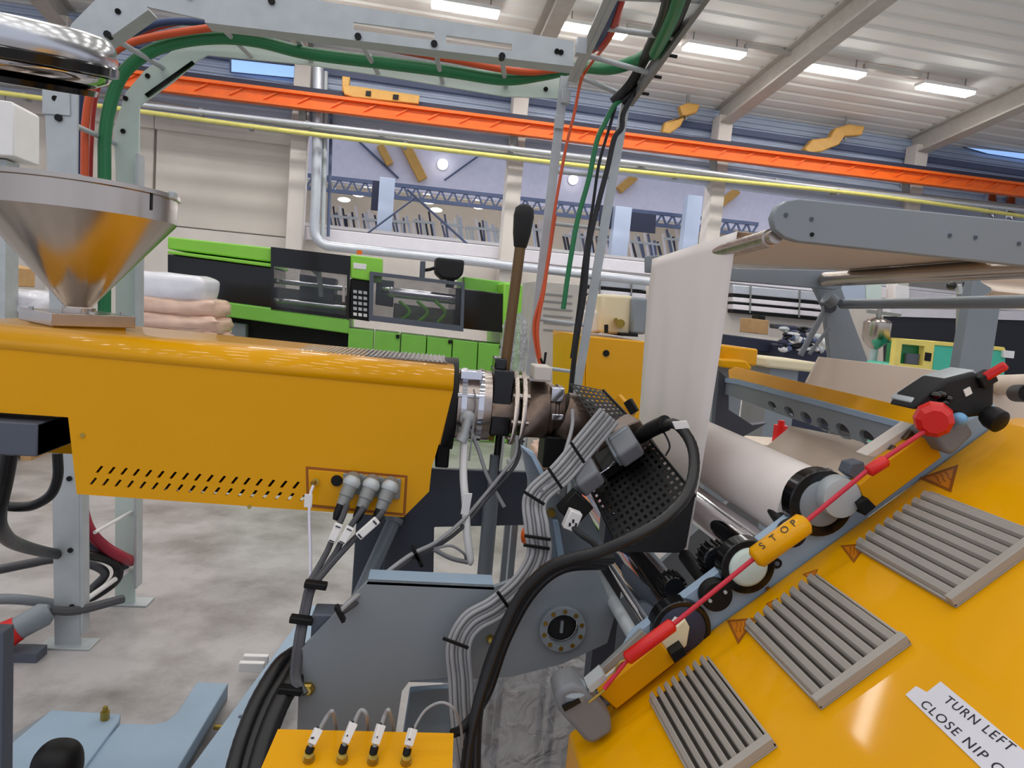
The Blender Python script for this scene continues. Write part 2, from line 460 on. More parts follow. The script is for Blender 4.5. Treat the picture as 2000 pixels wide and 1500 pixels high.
for (c, lb) in (([(1300, 238), (1318, 232), (1335, 228), (1328, 206), (1345, 200), (1368, 204), (1362, 220), (1340, 226), (1330, 246), (1308, 262), (1294, 258)], 'tan crane hoist between the ladder and the first girder'),
                ([(1572, 290), (1588, 272), (1622, 268), (1632, 250), (1660, 242), (1690, 246), (1684, 264), (1650, 266), (1640, 282), (1606, 296), (1580, 300)], 'tan crane hoist hanging before the siding between the two girders')):
    a = add('arm_link', pp(c, 15.3, .2, fh), 'crane_yellow', bev=.03)
    b = add('hanger', cyl(at(c[7][0], c[7][1]+8, 15.4, fh), at(c[7][0]+4, c[7][1]-40, 15.4, fh), .03), 'galv_dark')
    thing('crane_hoist', lb, 'crane', [a, b])

# ---- pipes along the wall
def pipe(name, label, pts, D, r, m, clips=0):
    P = [at(a, b, D, fh) for a, b in pts]
    o = [add('pipe', tube(P, r, 10, 4), m)]
    for k in range(clips):
        t = (k+.5)/clips; c = P[0].lerp(P[-1], t); i = min(int(t*(len(P)-1)), len(P)-2); f = t*(len(P)-1)-i; c = P[i].lerp(P[i+1], f)
        o.append(add('clip', obox(c+fh.y*.1, fh.x*.04, fh.y*.12, V((0, 0, r*1.3))), 'galv_dark'))
    return thing(name, label, 'pipe', o)
pipe('yellow_pipe', 'thin yellow pipe running below the orange crane beam', [(-80, 170), (0, 181), (270, 217), (570, 257), (1000, 308), (1300, 341), (1700, 381), (2080, 434)], 14.8, .045, 'rail_yellow', 9)
pipe('white_pipe', 'white pipe just above the thin yellow pipe', [(262, 203), (560, 238), (700, 254), (1000, 290), (1300, 326), (1600, 366), (2080, 420)], 14.9, .05, 'pipe', 7)
pipe('conduit', 'grey conduit beneath the white wall pipe', [(-40, 160), (80, 172), (270, 196), (560, 244), (1000, 300), (1300, 334), (2080, 412)], 15.2, .05, 'galv_dark')
o = pipe('drain_pipe', 'wide grey drain pipe bending along the foot of the windows', [(622, 120), (620, 260), (617, 380), (614, 440), (618, 464), (634, 478), (670, 484), (900, 508), (1250, 548), (1330, 556)], 15.4, .105, 'pipe', 0)
pipe('down_pipe', 'slim pale pipe rising beside the column left of the windows', [(636, 140), (634, 300), (630, 470)], 15.5, .05, 'galv')
pipe('down_pipe', 'second slim dark pipe close to the window edge', [(648, 190), (645, 320), (641, 462)], 15.6, .035, 'blue_steel')
for i, (a, b) in enumerate((((1935, 378), (1930, 440)), ((1972, 385), (1966, 450)))):
    pipe('silver_duct', ('left', 'right')[i]+' one of two silver ducts behind the grey swing arm end', [a, b], 15.86, .15, 'chrome')

# ---- neighbouring hall seen through the open bays
struct('bulkhead', box(UL, 26, 22, 22.2, at(850, 372, 22, fh).z-.1, 6.7, fh), 'lilac', smooth=0)
struct('wall_far', box(UL-4, 40, 34, 34.2, 0, 9, fh), 'panel_beige', smooth=0)
struct('partition', box(-3, 22, 18.3, 18.5, 0, at(850, 468, 18.3, fh).z, fh), 'wall_white', smooth=0)
struct('partition_cap', box(-3, 22, 18.2, 18.6, at(850, 468, 18.3, fh).z, at(850, 462, 18.3, fh).z, fh), 'white', smooth=0)
struct('ceiling_far', box(UL, 40, 22.2, 34, 6.6, 6.7, fh), 'ceil', smooth=0)
pA2, pB2 = at(560, 338, 20, fh), at(1480, 438, 20, fh)
q = [bar(pA2, pB2, .1, .1), bar(pA2-V((0, 0, .34)), pB2-V((0, 0, .34)), .1, .1)]
for i in range(40):
    a = pA2.lerp(pB2, i/40); b = pA2.lerp(pB2, (i+.5)/40)-V((0, 0, .34)); q += [bar(a, b, .05, .05), bar(b, pA2.lerp(pB2, (i+1)/40), .05, .05)]
struct('roof_truss', J(*q), 'blue_steel', smooth=0)
for (x0, y0, x1, y1, m, lb) in ((742, 345, 764, 466, 'siding_blue', 0), (1203, 402, 1226, 492, 'siding_blue', 0), (1345, 380, 1360, 500, 'siding_blue', 0)):
    a = at(x0, y0, 19, fh); b = at(x1, y1, 19, fh)
    struct('post', box(a.dot(fh.x), b.dot(fh.x), 19, 19.3, 0, a.z, fh), m, bev=.01)
for (q, lb) in (([(728, 352), (746, 354), (742, 412), (724, 410)], 'narrow navy banner left of the pale blue post'), ([(1172, 400), (1203, 404), (1200, 448), (1170, 444)], 'navy panel behind the green hose of the ladder'),
                ([(1222, 412), (1282, 420), (1280, 456), (1220, 450)], 'wide navy panel in the right window bay')):
    solo(add('dark_panel', pp(q, 19.24, .06, fh), 'navy', bev=.01), lb, 'panel')
for i, (x, y, r) in enumerate(((865, 320, .16), (1121, 350, .15))):
    c = at(x, y, 21.8, fh)
    a = add('lamp_glass', lathe(c, fh.y, [(0, .02), (.0, r*.8), (.05, r), (.12, r)], 20), 'lamp_soft'); b = add('lamp_body', lathe(c+fh.y*.12, fh.y, [(0, r), (.08, r*.7)], 20), 'white')
    thing('round_lamp', ('round glowing lamp on the lilac wall left of the middle column', 'round glowing lamp on the lilac wall between the ladder rails')[i], 'lamp', [a, b])
for i, (x, y) in enumerate(((648, 372), (718, 362), (672, 390), (700, 380), (835, 376), (838, 394), (852, 410), (932, 387), (934, 404), (1128, 408))):
    c = at(x, y, 28, fh)
    a = add('lamp_glass', ball(c, .24, .1, .09, 12, 6), 'lamp_soft'); b = add('suspension', cyl(c+V((0, 0, .08)), V((c.x, c.y, 6.6)), .012, n=6), 'galv_dark')
    n_ = ('leftmost, by the slim dark pipe', 'near the navy banner, highest left', 'lowest of the left bay', 'beside the navy banner, right of the lowest', 'upper one left of the long brace rod', 'second one left of the long brace rod', 'lowest one by the long brace rod', 'upper one left of the middle column', 'lower one left of the middle column', 'between the ladder rails')[i]
    thing('hanging_lamp', 'small bright far hall lamp, '+n_, 'lamp', [a, b])
# braces and struts
def rod(name, label, a, b, D, r, m, D2=None):
    return solo(add(name, cyl(at(*a, D, fh), at(*b, D2 or D, fh), r, n=8), m), label, 'brace')
rod('brace_rod', 'dark brace rod falling right from under the yellow pipe', (700, 275), (778, 348), 21.9, .035, 'blue_steel')
rod('brace_rod', 'long dark brace rod running down to the window foot', (795, 370), (932, 494), 17, .03, 'blue_steel')
rod('brace_rod', 'dark brace rod rising right to the yellow pipe', (868, 352), (938, 302), 21.9, .03, 'blue_steel')
rod('brace_rod', 'thin brace rod crossing the left window bay', (812, 386), (690, 476), 17.2, .022, 'blue_steel')
for a, b, w_, lb in (((768, 236), (826, 352), .3, 'yellow sloping jib of the neighbouring hall crane'), ((742, 284), (762, 322), .22, 'short yellow bracket left of the sloping jib'), ((1240, 345), (1208, 372), .25, 'yellow bracket right of the green ladder hose'), ((1440, 372), (1405, 400), .25, 'yellow bracket beside the right column')):
    p, q_ = at(*a, 21.85, fh), at(*b, 21.85, fh)
    solo(add('crane_strut', bar(p, q_, .2, w_), 'crane_yellow', bev=.02), lb, 'crane')
# racks of slanted rods in the far hall
for i, (x0, x1, y0, y1) in enumerate(((645, 700, 402, 460), (708, 744, 408, 464), (764, 800, 412, 470), (806, 850, 412, 476), (862, 905, 418, 476), (910, 975, 424, 484), (1040, 1072, 428, 492), (1100, 1160, 440, 500), (1165, 1200, 446, 506), (1228, 1290, 452, 508), (1295, 1340, 446, 505))):
    n = max(4, int((x1-x0)/6)); ps = []
    for k in range(n):
        x = x0+(x1-x0)*k/n; ms = ('navy', 'wall_white', 'blue_steel', 'galv', 'siding_blue')[random.randrange(5)]
        yy = y0+random.uniform(0, 22)
        ps.append(add('rod', bar(at(x, yy, 23, fh), at(x+random.uniform(5, 15), y1+14, 23, fh), .1, .06), ms))
    a, b = at(x0, y1+8, 23, fh), at(x1, y1+8+(x1-x0)*.1, 23, fh)
    ps.append(add('rack_base', box(a.dot(fh.x), b.dot(fh.x), 22.8, 23.4, 0, a.z, fh), 'galv'))
    a, b = at(x0, y0+20, 23, fh), at(x1, y0+20+(x1-x0)*.1, 23, fh)
    ps.append(add('rack_bar', bar(a-fh.y*.05, b-fh.y*.05, .06, .08), 'galv'))
    where = ('at the far left end of the window bays', 'just left of the first pale post', 'just right of the first pale post', 'under the sloping brace rods', 'left of the middle column', 'nearest the middle column', 'right of the black lever grip', 'between the ladder rails', 'behind the right ladder rail', 'under the wide navy panel', 'nearest the film guide roller')[i]
    thing('rod_rack', 'rack of slanted dark and white rods '+where, 'rack', ps)

# ================================================================ background machines
D = 8.0
P = []
P.append(add('top_cover', pp([(327, 462), (531, 484), (531, 512), (327, 486)], D, 1.3, fh), 'lime', bev=.015))
P.append(add('cover_lip', pp([(327, 489), (531, 515), (531, 522), (327, 495)], D-.03, 1.3, fh), 'lime', bev=.008))
P.append(add('rear_housing', pp([(327, 496), (531, 523), (531, 604), (425, 592), (327, 585)], D+.1, 1.1, fh), 'black_gloss', bev=.01))
dr = add('mould_door', holed([at(a, b, D-.06, fh) for a, b in [(529, 482), (684, 500), (682, 626), (529, 606)]], [[at(a, b, D-.06, fh) for a, b in [(535, 520), (678, 537), (676, 616), (535, 598)]]], fh.y*.06), 'black_gloss', smooth=0)
add('door_window', pp([(535, 520), (678, 537), (676, 616), (535, 598)], D-.03, .01, fh), 'smoke_glass', dr, smooth=0)
add('door_handle', bar(at(672, 545, D-.1, fh), at(671, 590, D-.1, fh), .03, .03), 'steel', dr)
P.append(dr)
P.append(add('mould_plate', pp([(585, 535), (655, 544), (652, 590), (585, 582)], D+.3, .5, fh), 'slate_dark', bev=.01))
P.append(add('tie_bar', J(*[cyl(at(535, y, D+.3, fh), at(676, y+16, D+.3, fh), .03, n=12) for y in (548, 586)]), 'chrome'))
P.append(add('robot_arm', J(cyl(at(622, 528, D+.2, fh), at(628, 580, D+.2, fh), .03), bar(at(610, 528, D+.2, fh), at(628, 545, D+.2, fh), .03, .03)), 'galv'))
P.append(add('mould_bed', pp([(535, 560), (680, 578), (680, 625), (535, 605)], D+.5, .6, fh), 'galv_dark'))
gp = add('front_column', pp([(684, 497), (748, 505), (745, 552), (684, 543)], D-.05, 1.2, fh), 'lime', bev=.015)
add('badge', pp([(690, 513), (716, 516), (715, 527), (690, 524)], D-.058, .01, fh), 'white', gp, bev=.004); P.append(gp)
P.append(add('control_panel', pp([(684, 544), (724, 549), (722, 628), (682, 622)], D-.02, .5, fh), 'black', bev=.01))
for r in range(5):
    for c in range(3):
        x, y = 690+c*10, 566+r*11+c*1.2
        k = add('key', pp([(x, y), (x+7, y+1), (x+7, y+7), (x, y+6)], D-.03, .01, fh), 'galv' if r < 4 else 'white', P[-1])
gw = add('guard_frame', holed([at(a, b, D-.1, fh) for a, b in [(722, 530), (908, 552), (905, 648), (720, 626)]], [[at(a, b, D-.1, fh) for a, b in [(730, 538), (902, 558), (899, 636), (728, 616)]]], fh.y*.05), 'slate_dark', smooth=0)
add('guard_pane', pp([(730, 538), (902, 558), (899, 636), (728, 616)], D-.07, .008, fh), 'smoke_glass', gw, smooth=0); P.append(gw)
P.append(add('barrel', J(cyl(at(760, 570, D+.3, fh), at(925, 590, D+.3, fh), .06), cyl(at(745, 566, D+.3, fh), at(765, 570, D+.3, fh), .03, .06)), 'chrome'))
P.append(add('heater_box', pp([(735, 545), (770, 549), (768, 600), (733, 595)], D+.4, .3, fh), 'slate_dark', bev=.01))
P.append(add('injection_base', pp([(770, 592), (890, 606), (888, 640), (768, 626)], D+.3, .4, fh), 'galv_dark', bev=.01))
P.append(add('hose', J(*[tube([at(780+i*35, 588, D+.25, fh), at(800+i*35, 610, D+.2, fh), at(775+i*40, 630, D+.2, fh)], .02) for i in range(3)]), 'lime_deep'))
P.append(add('rear_cover', pp([(905, 540), (1000, 552), (1000, 580), (905, 566)], D+.4, .8, fh), 'lime_deep', bev=.015))
P.append(add('black_panel', pp([(890, 562), (986, 574), (984, 650), (888, 640)], D, .9, fh), 'black_gloss', bev=.01))
P.append(add('end_cover', pp([(984, 552), (1037, 558), (1030, 760), (980, 752)], D-.04, 1.3, fh), 'lime', bev=.02))
P.append(add('base_rail', pp([(424, 588), (682, 622), (682, 652), (424, 616)], D-.06, 1.2, fh), 'lime_deep', bev=.012))
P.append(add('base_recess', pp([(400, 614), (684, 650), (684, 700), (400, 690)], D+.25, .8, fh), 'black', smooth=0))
P.append(add('foot_box', pp([(440, 628), (480, 633), (480, 660), (440, 655)], D+.1, .3, fh), 'slate', bev=.01))
xs = [680, 731, 783, 834, 884, 934, 984]
for i in range(6):
    a, b = xs[i]+1, xs[i+1]-1
    dpl = add('door_panel', pp([(a, 641+(a-680)*.11), (b, 641+(b-680)*.11), (b-6, 790), (a-6, 790)], D-.06, .5, fh), 'lime_deep', bev=.008)
    if i % 2: add('latch', obox(at((a+b)/2+20, 652+(a-680)*.1, D-.075, fh), fh.x*.02, fh.y*.01, V((0, 0, .02))), 'black', dpl)
    P.append(dpl)
P.append(add('base_frame', box(hu(327, 600, D), hu(1030, 640, D), D, D+1.1, 0, .9, fh), 'lime_deep', bev=.02))
P.append(add('beacon', cyl(at(702, 497, D+.1, fh), at(702, 489, D+.1, fh), .03), 'orange'))
thing('moulding_machine', 'long lime green and black injection moulding machine behind the yellow extruder', 'machine', P)
dh = [add('dryer_body', pp([(852, 502), (908, 508), (905, 536), (893, 547), (864, 545), (851, 533)], D+.2, .35, fh), 'black_matt', bev=.03),
      add('dryer_neck', cyl(at(880, 545, D+.36, fh), at(878, 562, D+.36, fh), .05), 'black'),
      add('post', bar(at(826, 510, D+.3, fh), at(824, 548, D+.3, fh), .09, .06), 'slate_dark', bev=.01),
      add('suction_pipe', tube(ats([(826, 528, D+.35), (840, 526, D+.35), (853, 522, D+.35)], fh), .02), 'black')]
thing('material_dryer', 'black material dryer on top of the lime green machine', 'machine', dh)

# ---- bags on the left
def bag(px, py, D, rx, ry, rz, m, label, group=None, nz=.16):
    c = at(px, py, D, fh); return solo(add('sack', ball(c, rx, ry, rz, 28, 16, .55, nz, 9), m, smooth=80), label, 'sack', group)
Db = 6.4; K = 6.4/5.2
pk = lambda x, y: at(x, y, Db, fh)
bag(348, 598, Db, .33*K, .3, .075*K, 'bag_pink', 'pink translucent granulate sack directly under the clear topped sack')
bag(352, 628, Db-.02, .33*K, .3, .07*K, 'bag_pink', 'pink granulate sack in the middle of the stack')
bag(350, 655, Db, .34*K, .3, .075*K, 'bag_pink', 'pinkish sack at the bottom of the visible stack')
tb = solo(add('sack', ball(at(338, 562, Db, fh), .27*K, .28, .1*K, 28, 16, .4, .1, 9), 'bag_white', smooth=80), 'clear white topmost sack on the pink sack stack', 'sack')
zb = own([o for o in COL.objects if o.get('label') == 'pinkish sack at the bottom of the visible stack'])
z0 = at(350, 682, Db, fh).z
uu, vv = at(350, 655, Db, fh).dot(fh.x), Db
P = [add('carton', box(uu-.34, uu+.34, vv-.3, vv+.3, .14, z0, fh), 'bag_pink', bev=.03)]
P += [add('board', box(uu-.4, uu+.4, vv-.38+k*.19, vv-.26+k*.19, .12, .14, fh), 'card') for k in range(5)]
P += [add('bearer', box(uu-.4+k*.36, uu-.32+k*.36, vv-.38, vv+.5, 0, .12, fh), 'card') for k in range(3)]
thing('loaded_pallet', 'pallet load carrying the pink granulate sacks', 'pallet', P)
bag(38, 590, 6.6, .32, .3, .11, 'bag_white', 'white sack seen left of the steel hopper tip')
bag(14, 614, 6.6, .33, .3, .08, 'bag_white', 'greyish sack lying under the white sack at the left edge')
solo(add('carton', pp([(-60, 500), (22, 522), (22, 560), (-60, 552)], 8.0, .5, fh), 'card', bev=.01), 'brown carton behind the sacks at the left edge', 'box')
uu = at(20, 630, 6.6, fh).dot(fh.x); z0 = at(10, 632, 6.6, fh).z
P = [add('carton', box(uu-.35, uu+.35, 6.3, 6.9, .14, z0, fh), 'card', bev=.02)]+[add('bearer', box(uu-.35+k*.3, uu-.27+k*.3, 6.25, 6.95, 0, .14, fh), 'card') for k in range(3)]
thing('loaded_pallet', 'pallet load under the white sack at the left edge', 'pallet', P)
solo(add('wall_cabinet', pp([(-60, 186), (22, 198), (27, 204), (27, 305), (-60, 300)], 6.0, .4, fh), 'white', bev=.01), 'pale grey cabinet edge above the hopper at the left edge', 'cabinet')
a = at(-60, 300, 6.0, fh)
solo(add('cabinet_post', box(a.dot(fh.x)+.05, a.dot(fh.x)+.2, 6.1, 6.3, 0, a.z-.002, fh), 'galv'), 'post carrying the pale grey cabinet at the left edge', 'post')

# ---- behind the ladder: yellow cabinet, grey cabinet, cream press
Dc = 4.4
yb = [add('cabinet_body', pp([(1146, 657), (1268, 668), (1262, 1000), (1140, 990)], Dc, .8, fh), 'yellow', bev=.008),
      add('cabinet_side', pp([(1136, 655), (1145, 657), (1139, 985), (1130, 980)], Dc+.01, .8, fh), 'yellow', bev=.004),
      add('lock', cyl(at(1184, 690, Dc-.01, fh), at(1184, 690, Dc+.01, fh), .022), 'black')]
a, b = at(1140, 660, Dc, fh), at(1268, 660, Dc, fh)
yb.append(add('plinth', box(a.dot(fh.x)-.03, b.dot(fh.x)-.05, Dc+.02, Dc+.78, 0, .5, fh), 'slate', bev=.01))
thing('control_cabinet', 'yellow electric cabinet between the cable ladder and the white film web', 'cabinet', yb)
Dp = Dc+.3
cp = [add('press_body', pp([(1176, 574), (1238, 578), (1232, 655), (1174, 650)], Dp, .4, fh), 'cream', bev=.02),
      add('motor', pp([(1236, 580), (1266, 582), (1262, 654), (1232, 652)], Dp-.05, .35, fh), 'slate', bev=.02),
      add('spout', J(cyl(at(1212, 632, Dp-.12, fh), at(1212, 632, Dp, fh), .03), cyl(at(1203, 625, Dp-.1, fh), at(1203, 625, Dp, fh), .015)), 'brass'),
      add('lever', cyl(at(1184, 650, Dp-.05, fh), at(1184, 634, Dp-.05, fh), .014), 'black'),
      add('foot', pp([(1212, 650), (1246, 652), (1246, 658), (1212, 656)], Dp-.06, .4, fh), 'black'),
      add('side_cover', pp([(1150, 606), (1176, 608), (1174, 652), (1148, 650)], Dp+.1, .3, fh), 'white', bev=.02)]
thing('granule_feeder', 'cream feeder unit with grey motor on the yellow electric cabinet', 'machine', cp)
gc = [add('cabinet_body', pp([(1046, 548), (1142, 556), (1140, 900), (1030, 900)], 6.0, .6, fh), 'girder', bev=.01), add('vent', J(*[pp([(1062, 572+k*14), (1118, 577+k*14), (1118, 580+k*14), (1062, 575+k*14)], 5.99, .02, fh) for k in range(6)]), 'galv_dark')]
a, b = at(1046, 600, 6, fh), at(1140, 600, 6, fh)
gc.append(add('plinth', box(a.dot(fh.x), b.dot(fh.x), 6.05, 6.55, 0, .7, fh), 'galv_dark'))
thing('grey_cabinet', 'brownish grey cabinet seen between the ladder rails', 'cabinet', gc)
# ---- duct racks on the right
for (x0, x1, D_, lb) in ((1432, 1606, 15.7, 'three pale ducts on hangers right of the white film web'), (1150, 1262, 15.75, 'pale ducts seen between the cable ladder and the white film web')):
    ps = []
    y = 556 if x0 > 1300 else 540
    for k, (dy, h, m) in enumerate(((0, 17, 'pipe'), (24, 9, 'wall_white'), (38, 10, 'wall_white'))):
        yy = y+dy
        ps.append(add('duct', pp([(x0, yy), (x1, yy+(x1-x0)*.09), (x1, yy+h+(x1-x0)*.09), (x0, yy+h)], D_, .3, fh), m, bev=.02))
        ps.append(add('cable_tray', pp([(x0, yy+h+1), (x1, yy+h+1+(x1-x0)*.09), (x1, yy+h+7+(x1-x0)*.09), (x0, yy+h+7)], D_+.02, .3, fh), 'black'))
    for t in (.2, .75):
        x = x0+(x1-x0)*t; yy = y+(x-x0)*.09
        ps.append(add('hanger', bar(at(x, yy-2, D_-.03, fh), at(x-2, yy+52, D_-.03, fh), .03, .03), 'galv_dark'))
    thing('duct_rack', lb, 'duct', ps)
# workbench with clutter
ps = [add('bench_top', pp([(1418, 653), (1534, 668), (1532, 692), (1418, 680)], 5.5, .7, fh), 'navy', bev=.01)]
a, b = at(1418, 660, 5.5, fh), at(1534, 668, 5.5, fh)
for u in (a.dot(fh.x)+.02, b.dot(fh.x)-.08):
    for v_ in (5.55, 6.1): ps.append(add('leg', box(u, u+.06, v_, v_+.06, 0, a.z-.1, fh), 'slate_dark'))
thing('workbench', 'dark workbench right of the white film web', 'table', ps)
ztop = a.z
def onb(x0, y0, x1, y1, D_, dp, m, name, lb, cat):
    a, b = at(x0, y0, D_, fh), at(x1, y1, D_, fh)
    return solo(add(name, box(a.dot(fh.x), b.dot(fh.x), D_, D_+dp, b.z, a.z, fh), m, bev=.01), lb, cat)
cb = [add('carton_body', pp([(1468, 622), (1502, 626), (1500, 654), (1466, 650)], 5.7, .2, fh), 'card', bev=.004), add('tape', pp([(1482, 616), (1495, 618), (1494, 628), (1482, 626)], 5.72, .12, fh), 'black')]
thing('carton', 'open brown carton on the dark workbench', 'box', cb)
P = []
for i in range(44):
    x, y = 1524+random.uniform(0, 90), 640+random.uniform(0, 44)
    P.append(add('fitting', ball(at(x, y, 5.2, fh), random.uniform(.015, .07), .03, random.uniform(.01, .035), 8, 6), ('galv', 'white', 'black', 'navy', 'blue_steel')[i % 5]))
P.append(add('hose_loop', tube(ats([(1530, 655, 5.2), (1545, 640, 5.2), (1570, 648, 5.2), (1560, 672, 5.2), (1590, 668, 5.2), (1600, 690, 5.2)], fh), .012), 'cable_black'))
P.append(add('machine_bed', pp([(1528, 672), (1640, 686), (1640, 1000), (1528, 1000)], 5.3, .5, fh), 'navy', bev=.02))
P.append(add('tool_bar', pp([(1520, 632), (1590, 640), (1590, 650), (1520, 642)], 5.6, .15, fh), 'slate_dark', bev=.01))
thing('winder_head', 'dark machine head with fittings and hoses behind the slate frame leg', 'machine', P)
for q, lb in (([(1640, 548), (1690, 552), (1690, 590), (1640, 586)], 'pale blue board on the wall left of the greenish board'), ([(1692, 552), (1722, 555), (1722, 594), (1692, 590)], 'greenish board on the wall between two pale boards'), ([(1748, 556), (1776, 560), (1776, 600), (1748, 596)], 'narrow white board on the wall nearest the grey post')):
    solo(add('wall_board', pp(q, 13.5, .05, fh), {'pale': 'siding_blue', 'gree': 'mint_tray', 'narr': 'white'}[lb[:4]], bev=.01), lb, 'board')
struct('wall_right', J(pp([(1738, 618), (2080, 628), (2080, 760), (1738, 760)], 13, .2, fh)), 'dark_wall', smooth=0)
struct('trim_3', pp([(1738, 602), (2080, 610), (2080, 628), (1738, 618)], 12.95, .3, fh), 'wall_white', smooth=0)
# steel vessel
c = at(1712, 648, 9.5, fh)
st = [add('vessel', lathe(c-V((0, 0, .28)), V((0, 0, 1)), [(0, .05), (.12, .17), (.2, .2), (.42, .2), (.46, .16), (.5, .05)], 24), 'steel'),
      add('inlet', J(cyl(c+V((0, 0, .2)), c+V((0, 0, .42)), .04), bar(c+V((-.2, 0, .3)), c+V((.35, 0, .28)), .05, .05)), 'galv_dark'),
      add('support', cyl(V((c.x, c.y, 0)), c-V((0, 0, .27)), .06), 'galv')]
thing('steel_vessel', 'small steel vessel behind the grey frame leg, before the dark wall', 'tank', st)
# teal and yellow machine
Dt = 8.5
fr_ = add('window_frame', holed([at(a, b, Dt, fh) for a, b in [(1752, 662), (1826, 668), (1820, 722), (1746, 716)]], [[at(a, b, Dt, fh) for a, b in [(1762, 672), (1806, 676), (1802, 714), (1758, 710)]]], fh.y*.1), 'pale_yellow', smooth=0)
P = [fr_, add('window_interior', pp([(1762, 672), (1806, 676), (1802, 714), (1758, 710)], Dt+.12, .3, fh), 'green_hose'), add('mould', pp([(1772, 690), (1796, 692), (1794, 712), (1770, 710)], Dt+.06, .05, fh), 'slate_dark'),
     add('cover', pp([(1824, 672), (1966, 684), (1962, 745), (1820, 735)], Dt+.02, .9, fh), 'teal', bev=.02), add('cover_top', pp([(1826, 666), (1962, 678), (1966, 686), (1824, 674)], Dt, .9, fh), 'pale_yellow', bev=.01),
     add('keypad', pp([(1808, 688), (1820, 690), (1818, 706), (1806, 704)], Dt-.01, .02, fh), 'black'),
     add('base', box(hu(1750, 720, Dt), hu(1960, 735, Dt), Dt+.05, Dt+.9, 0, at(1850, 720, Dt, fh).z, fh), 'teal', bev=.02),
     add('side_badge', pp([(1960, 684), (1982, 686), (1980, 700), (1960, 698)], Dt-.02, .05, fh), 'white')]
thing('teal_machine', 'teal and pale yellow moulding machine before the dark wall', 'machine', P)
# cream block and small yellow gear box behind the cross beam
solo(add('cream_cover', pp([(1500, 698), (1598, 708), (1594, 728), (1498, 718)], 4.0, .4, fh), 'cream', bev=.015), 'cream cover box just above the yellow cross beam', 'box')
a = at(1500, 716, 4.0, fh)
solo(add('cover_stand', box(a.dot(fh.x)+.05, a.dot(fh.x)+.25, 4.05, 4.35, 0, a.z-.012, fh), 'slate'), 'slate stand under the cream cover box', 'stand')
yg = [add('gear_box', pp([(1412, 674), (1482, 682), (1478, 716), (1412, 708)], 3.0, .3), 'yellow', bev=.01), add('gear_lid', pp([(1410, 702), (1456, 704), (1470, 718), (1466, 724), (1410, 718)], 2.9, .3), 'yellow', bev=.012)]
a = at(1445, 712, 3.0); yg.append(add('stand', box(a.x-.08, a.x+.05, 3.05, 3.25, 0, a.z), 'slate'))
thing('gear_unit', 'small yellow gear box just right of the white film web', 'machine', yg)
P = []
for i, (x, y) in enumerate(((1858, 558), (1890, 556))):
    P.append(add('lens', ball(at(x, y, 9, fh), .07, .08, .06, 12, 8), 'black_gloss'))
P.append(add('bracket', bar(at(1872, 556, 9, fh), at(1874, 574, 9, fh), .06, .06), 'galv')); P.append(add('clamp_post', bar(at(1874, 570, 9.02, fh), at(1864, 900, 9.02, fh), .05, .05), 'galv_dark'))
thing('twin_lamp', 'pair of small black spotlights beside the slate post', 'lamp', P)

# ================================================================ extruder
Y0 = 1.45; ZT = 1.462
pt = lambda x, y, D=Y0: at(x, y, D)
XR = at(887, 716, 1.5).x
zL1 = 1.418
a = [pt(872, 759), pt(862, 850), pt(843, 915), pt(838, 960), pt(788, 1010), pt(150, 965), pt(133, 815), pt(-90, 800)]
outer = [V((a[-1].x, Y0, zL1+.02))]+[V((XR, Y0, zL1))]+a[1:]
hol = []
for r, (x0, y0, x1, y1, n) in enumerate(((194, 917, 578, 948, 17), (182, 940, 592, 972, 18))):
    for k in range(n):
        x = x0+(x1-x0)*k/(n-1); y = y0+(y1-y0)*k/(n-1)
        hol.append([pt(x-8, y+6), pt(x-3, y+7.5), pt(x+8, y-6), pt(x+3, y-7.5)])
cv = []
cv.append(add('front_panel', holed(outer, hol, V((0, .006, 0))), 'yellow', smooth=0))
XL = outer[0].x
sec = [(Y0, zL1), (Y0+.004, zL1+.016), (Y0+.013, zL1+.03), (Y0+.025, zL1+.039), (1.49, ZT), (1.76, ZT), (1.79, zL1)]
vs = [V((x, y, z+(.02 if x == XL else 0))) for x in (XL, XR) for y, z in sec]
cv.append(add('top_panel', (vs, [(k, k+1, k+8, k+7) for k in range(6)]), 'yellow', smooth=50, thick=.004))
cv.append(add('end_panel', prism([V((XR, Y0+.003, zL1)), V((XR, Y0+.006, zL1+.015)), V((XR, Y0+.014, zL1+.028)), V((XR, Y0+.026, zL1+.037)), V((XR, 1.49, ZT-.002)), V((XR, 1.76, ZT-.002)), V((XR, 1.79, zL1)), V((XR-.018, 1.79, 1.3)), V((XR-.018, Y0+.006, 1.3))], V((-.004, 0, 0))), 'yellow', smooth=0))
cv.append(add('rear_panel', box(XL, XR-.03, 1.785, 1.79, 1.15, zL1, F0), 'yellow', smooth=0))
cv.append(add('slot_shade', box(pt(140, 900).x, pt(780, 900).x, Y0+.03, 1.75, 1.163, 1.40), 'black_matt', smooth=0))  # black box added inside the cover to give the slots their dark shade
# vented strip in the top
x0, x1 = at(330, 660, 1.6).x, XR-.015
cv.append(add('vent_strip', box(x0, x1, 1.545, 1.74, ZT+.0015, ZT+.006), 'brown_steel', smooth=0))
n = 60; vb = add('vent_bar', J(*[box(x0+(x1-x0)*(k+.2)/n, x0+(x1-x0)*(k+.6)/n, 1.55, 1.735, ZT+.006, ZT+.009) for k in range(n)]), 'galv_dark', cv[-1], smooth=0); vb['kind'] = 'stuff'
for x, y in ((161, 850), (487, 990)): cv.append(add('screw', cyl(pt(x, y, Y0-.003), pt(x, y, Y0+.002), .0045, n=10), 'brass'))
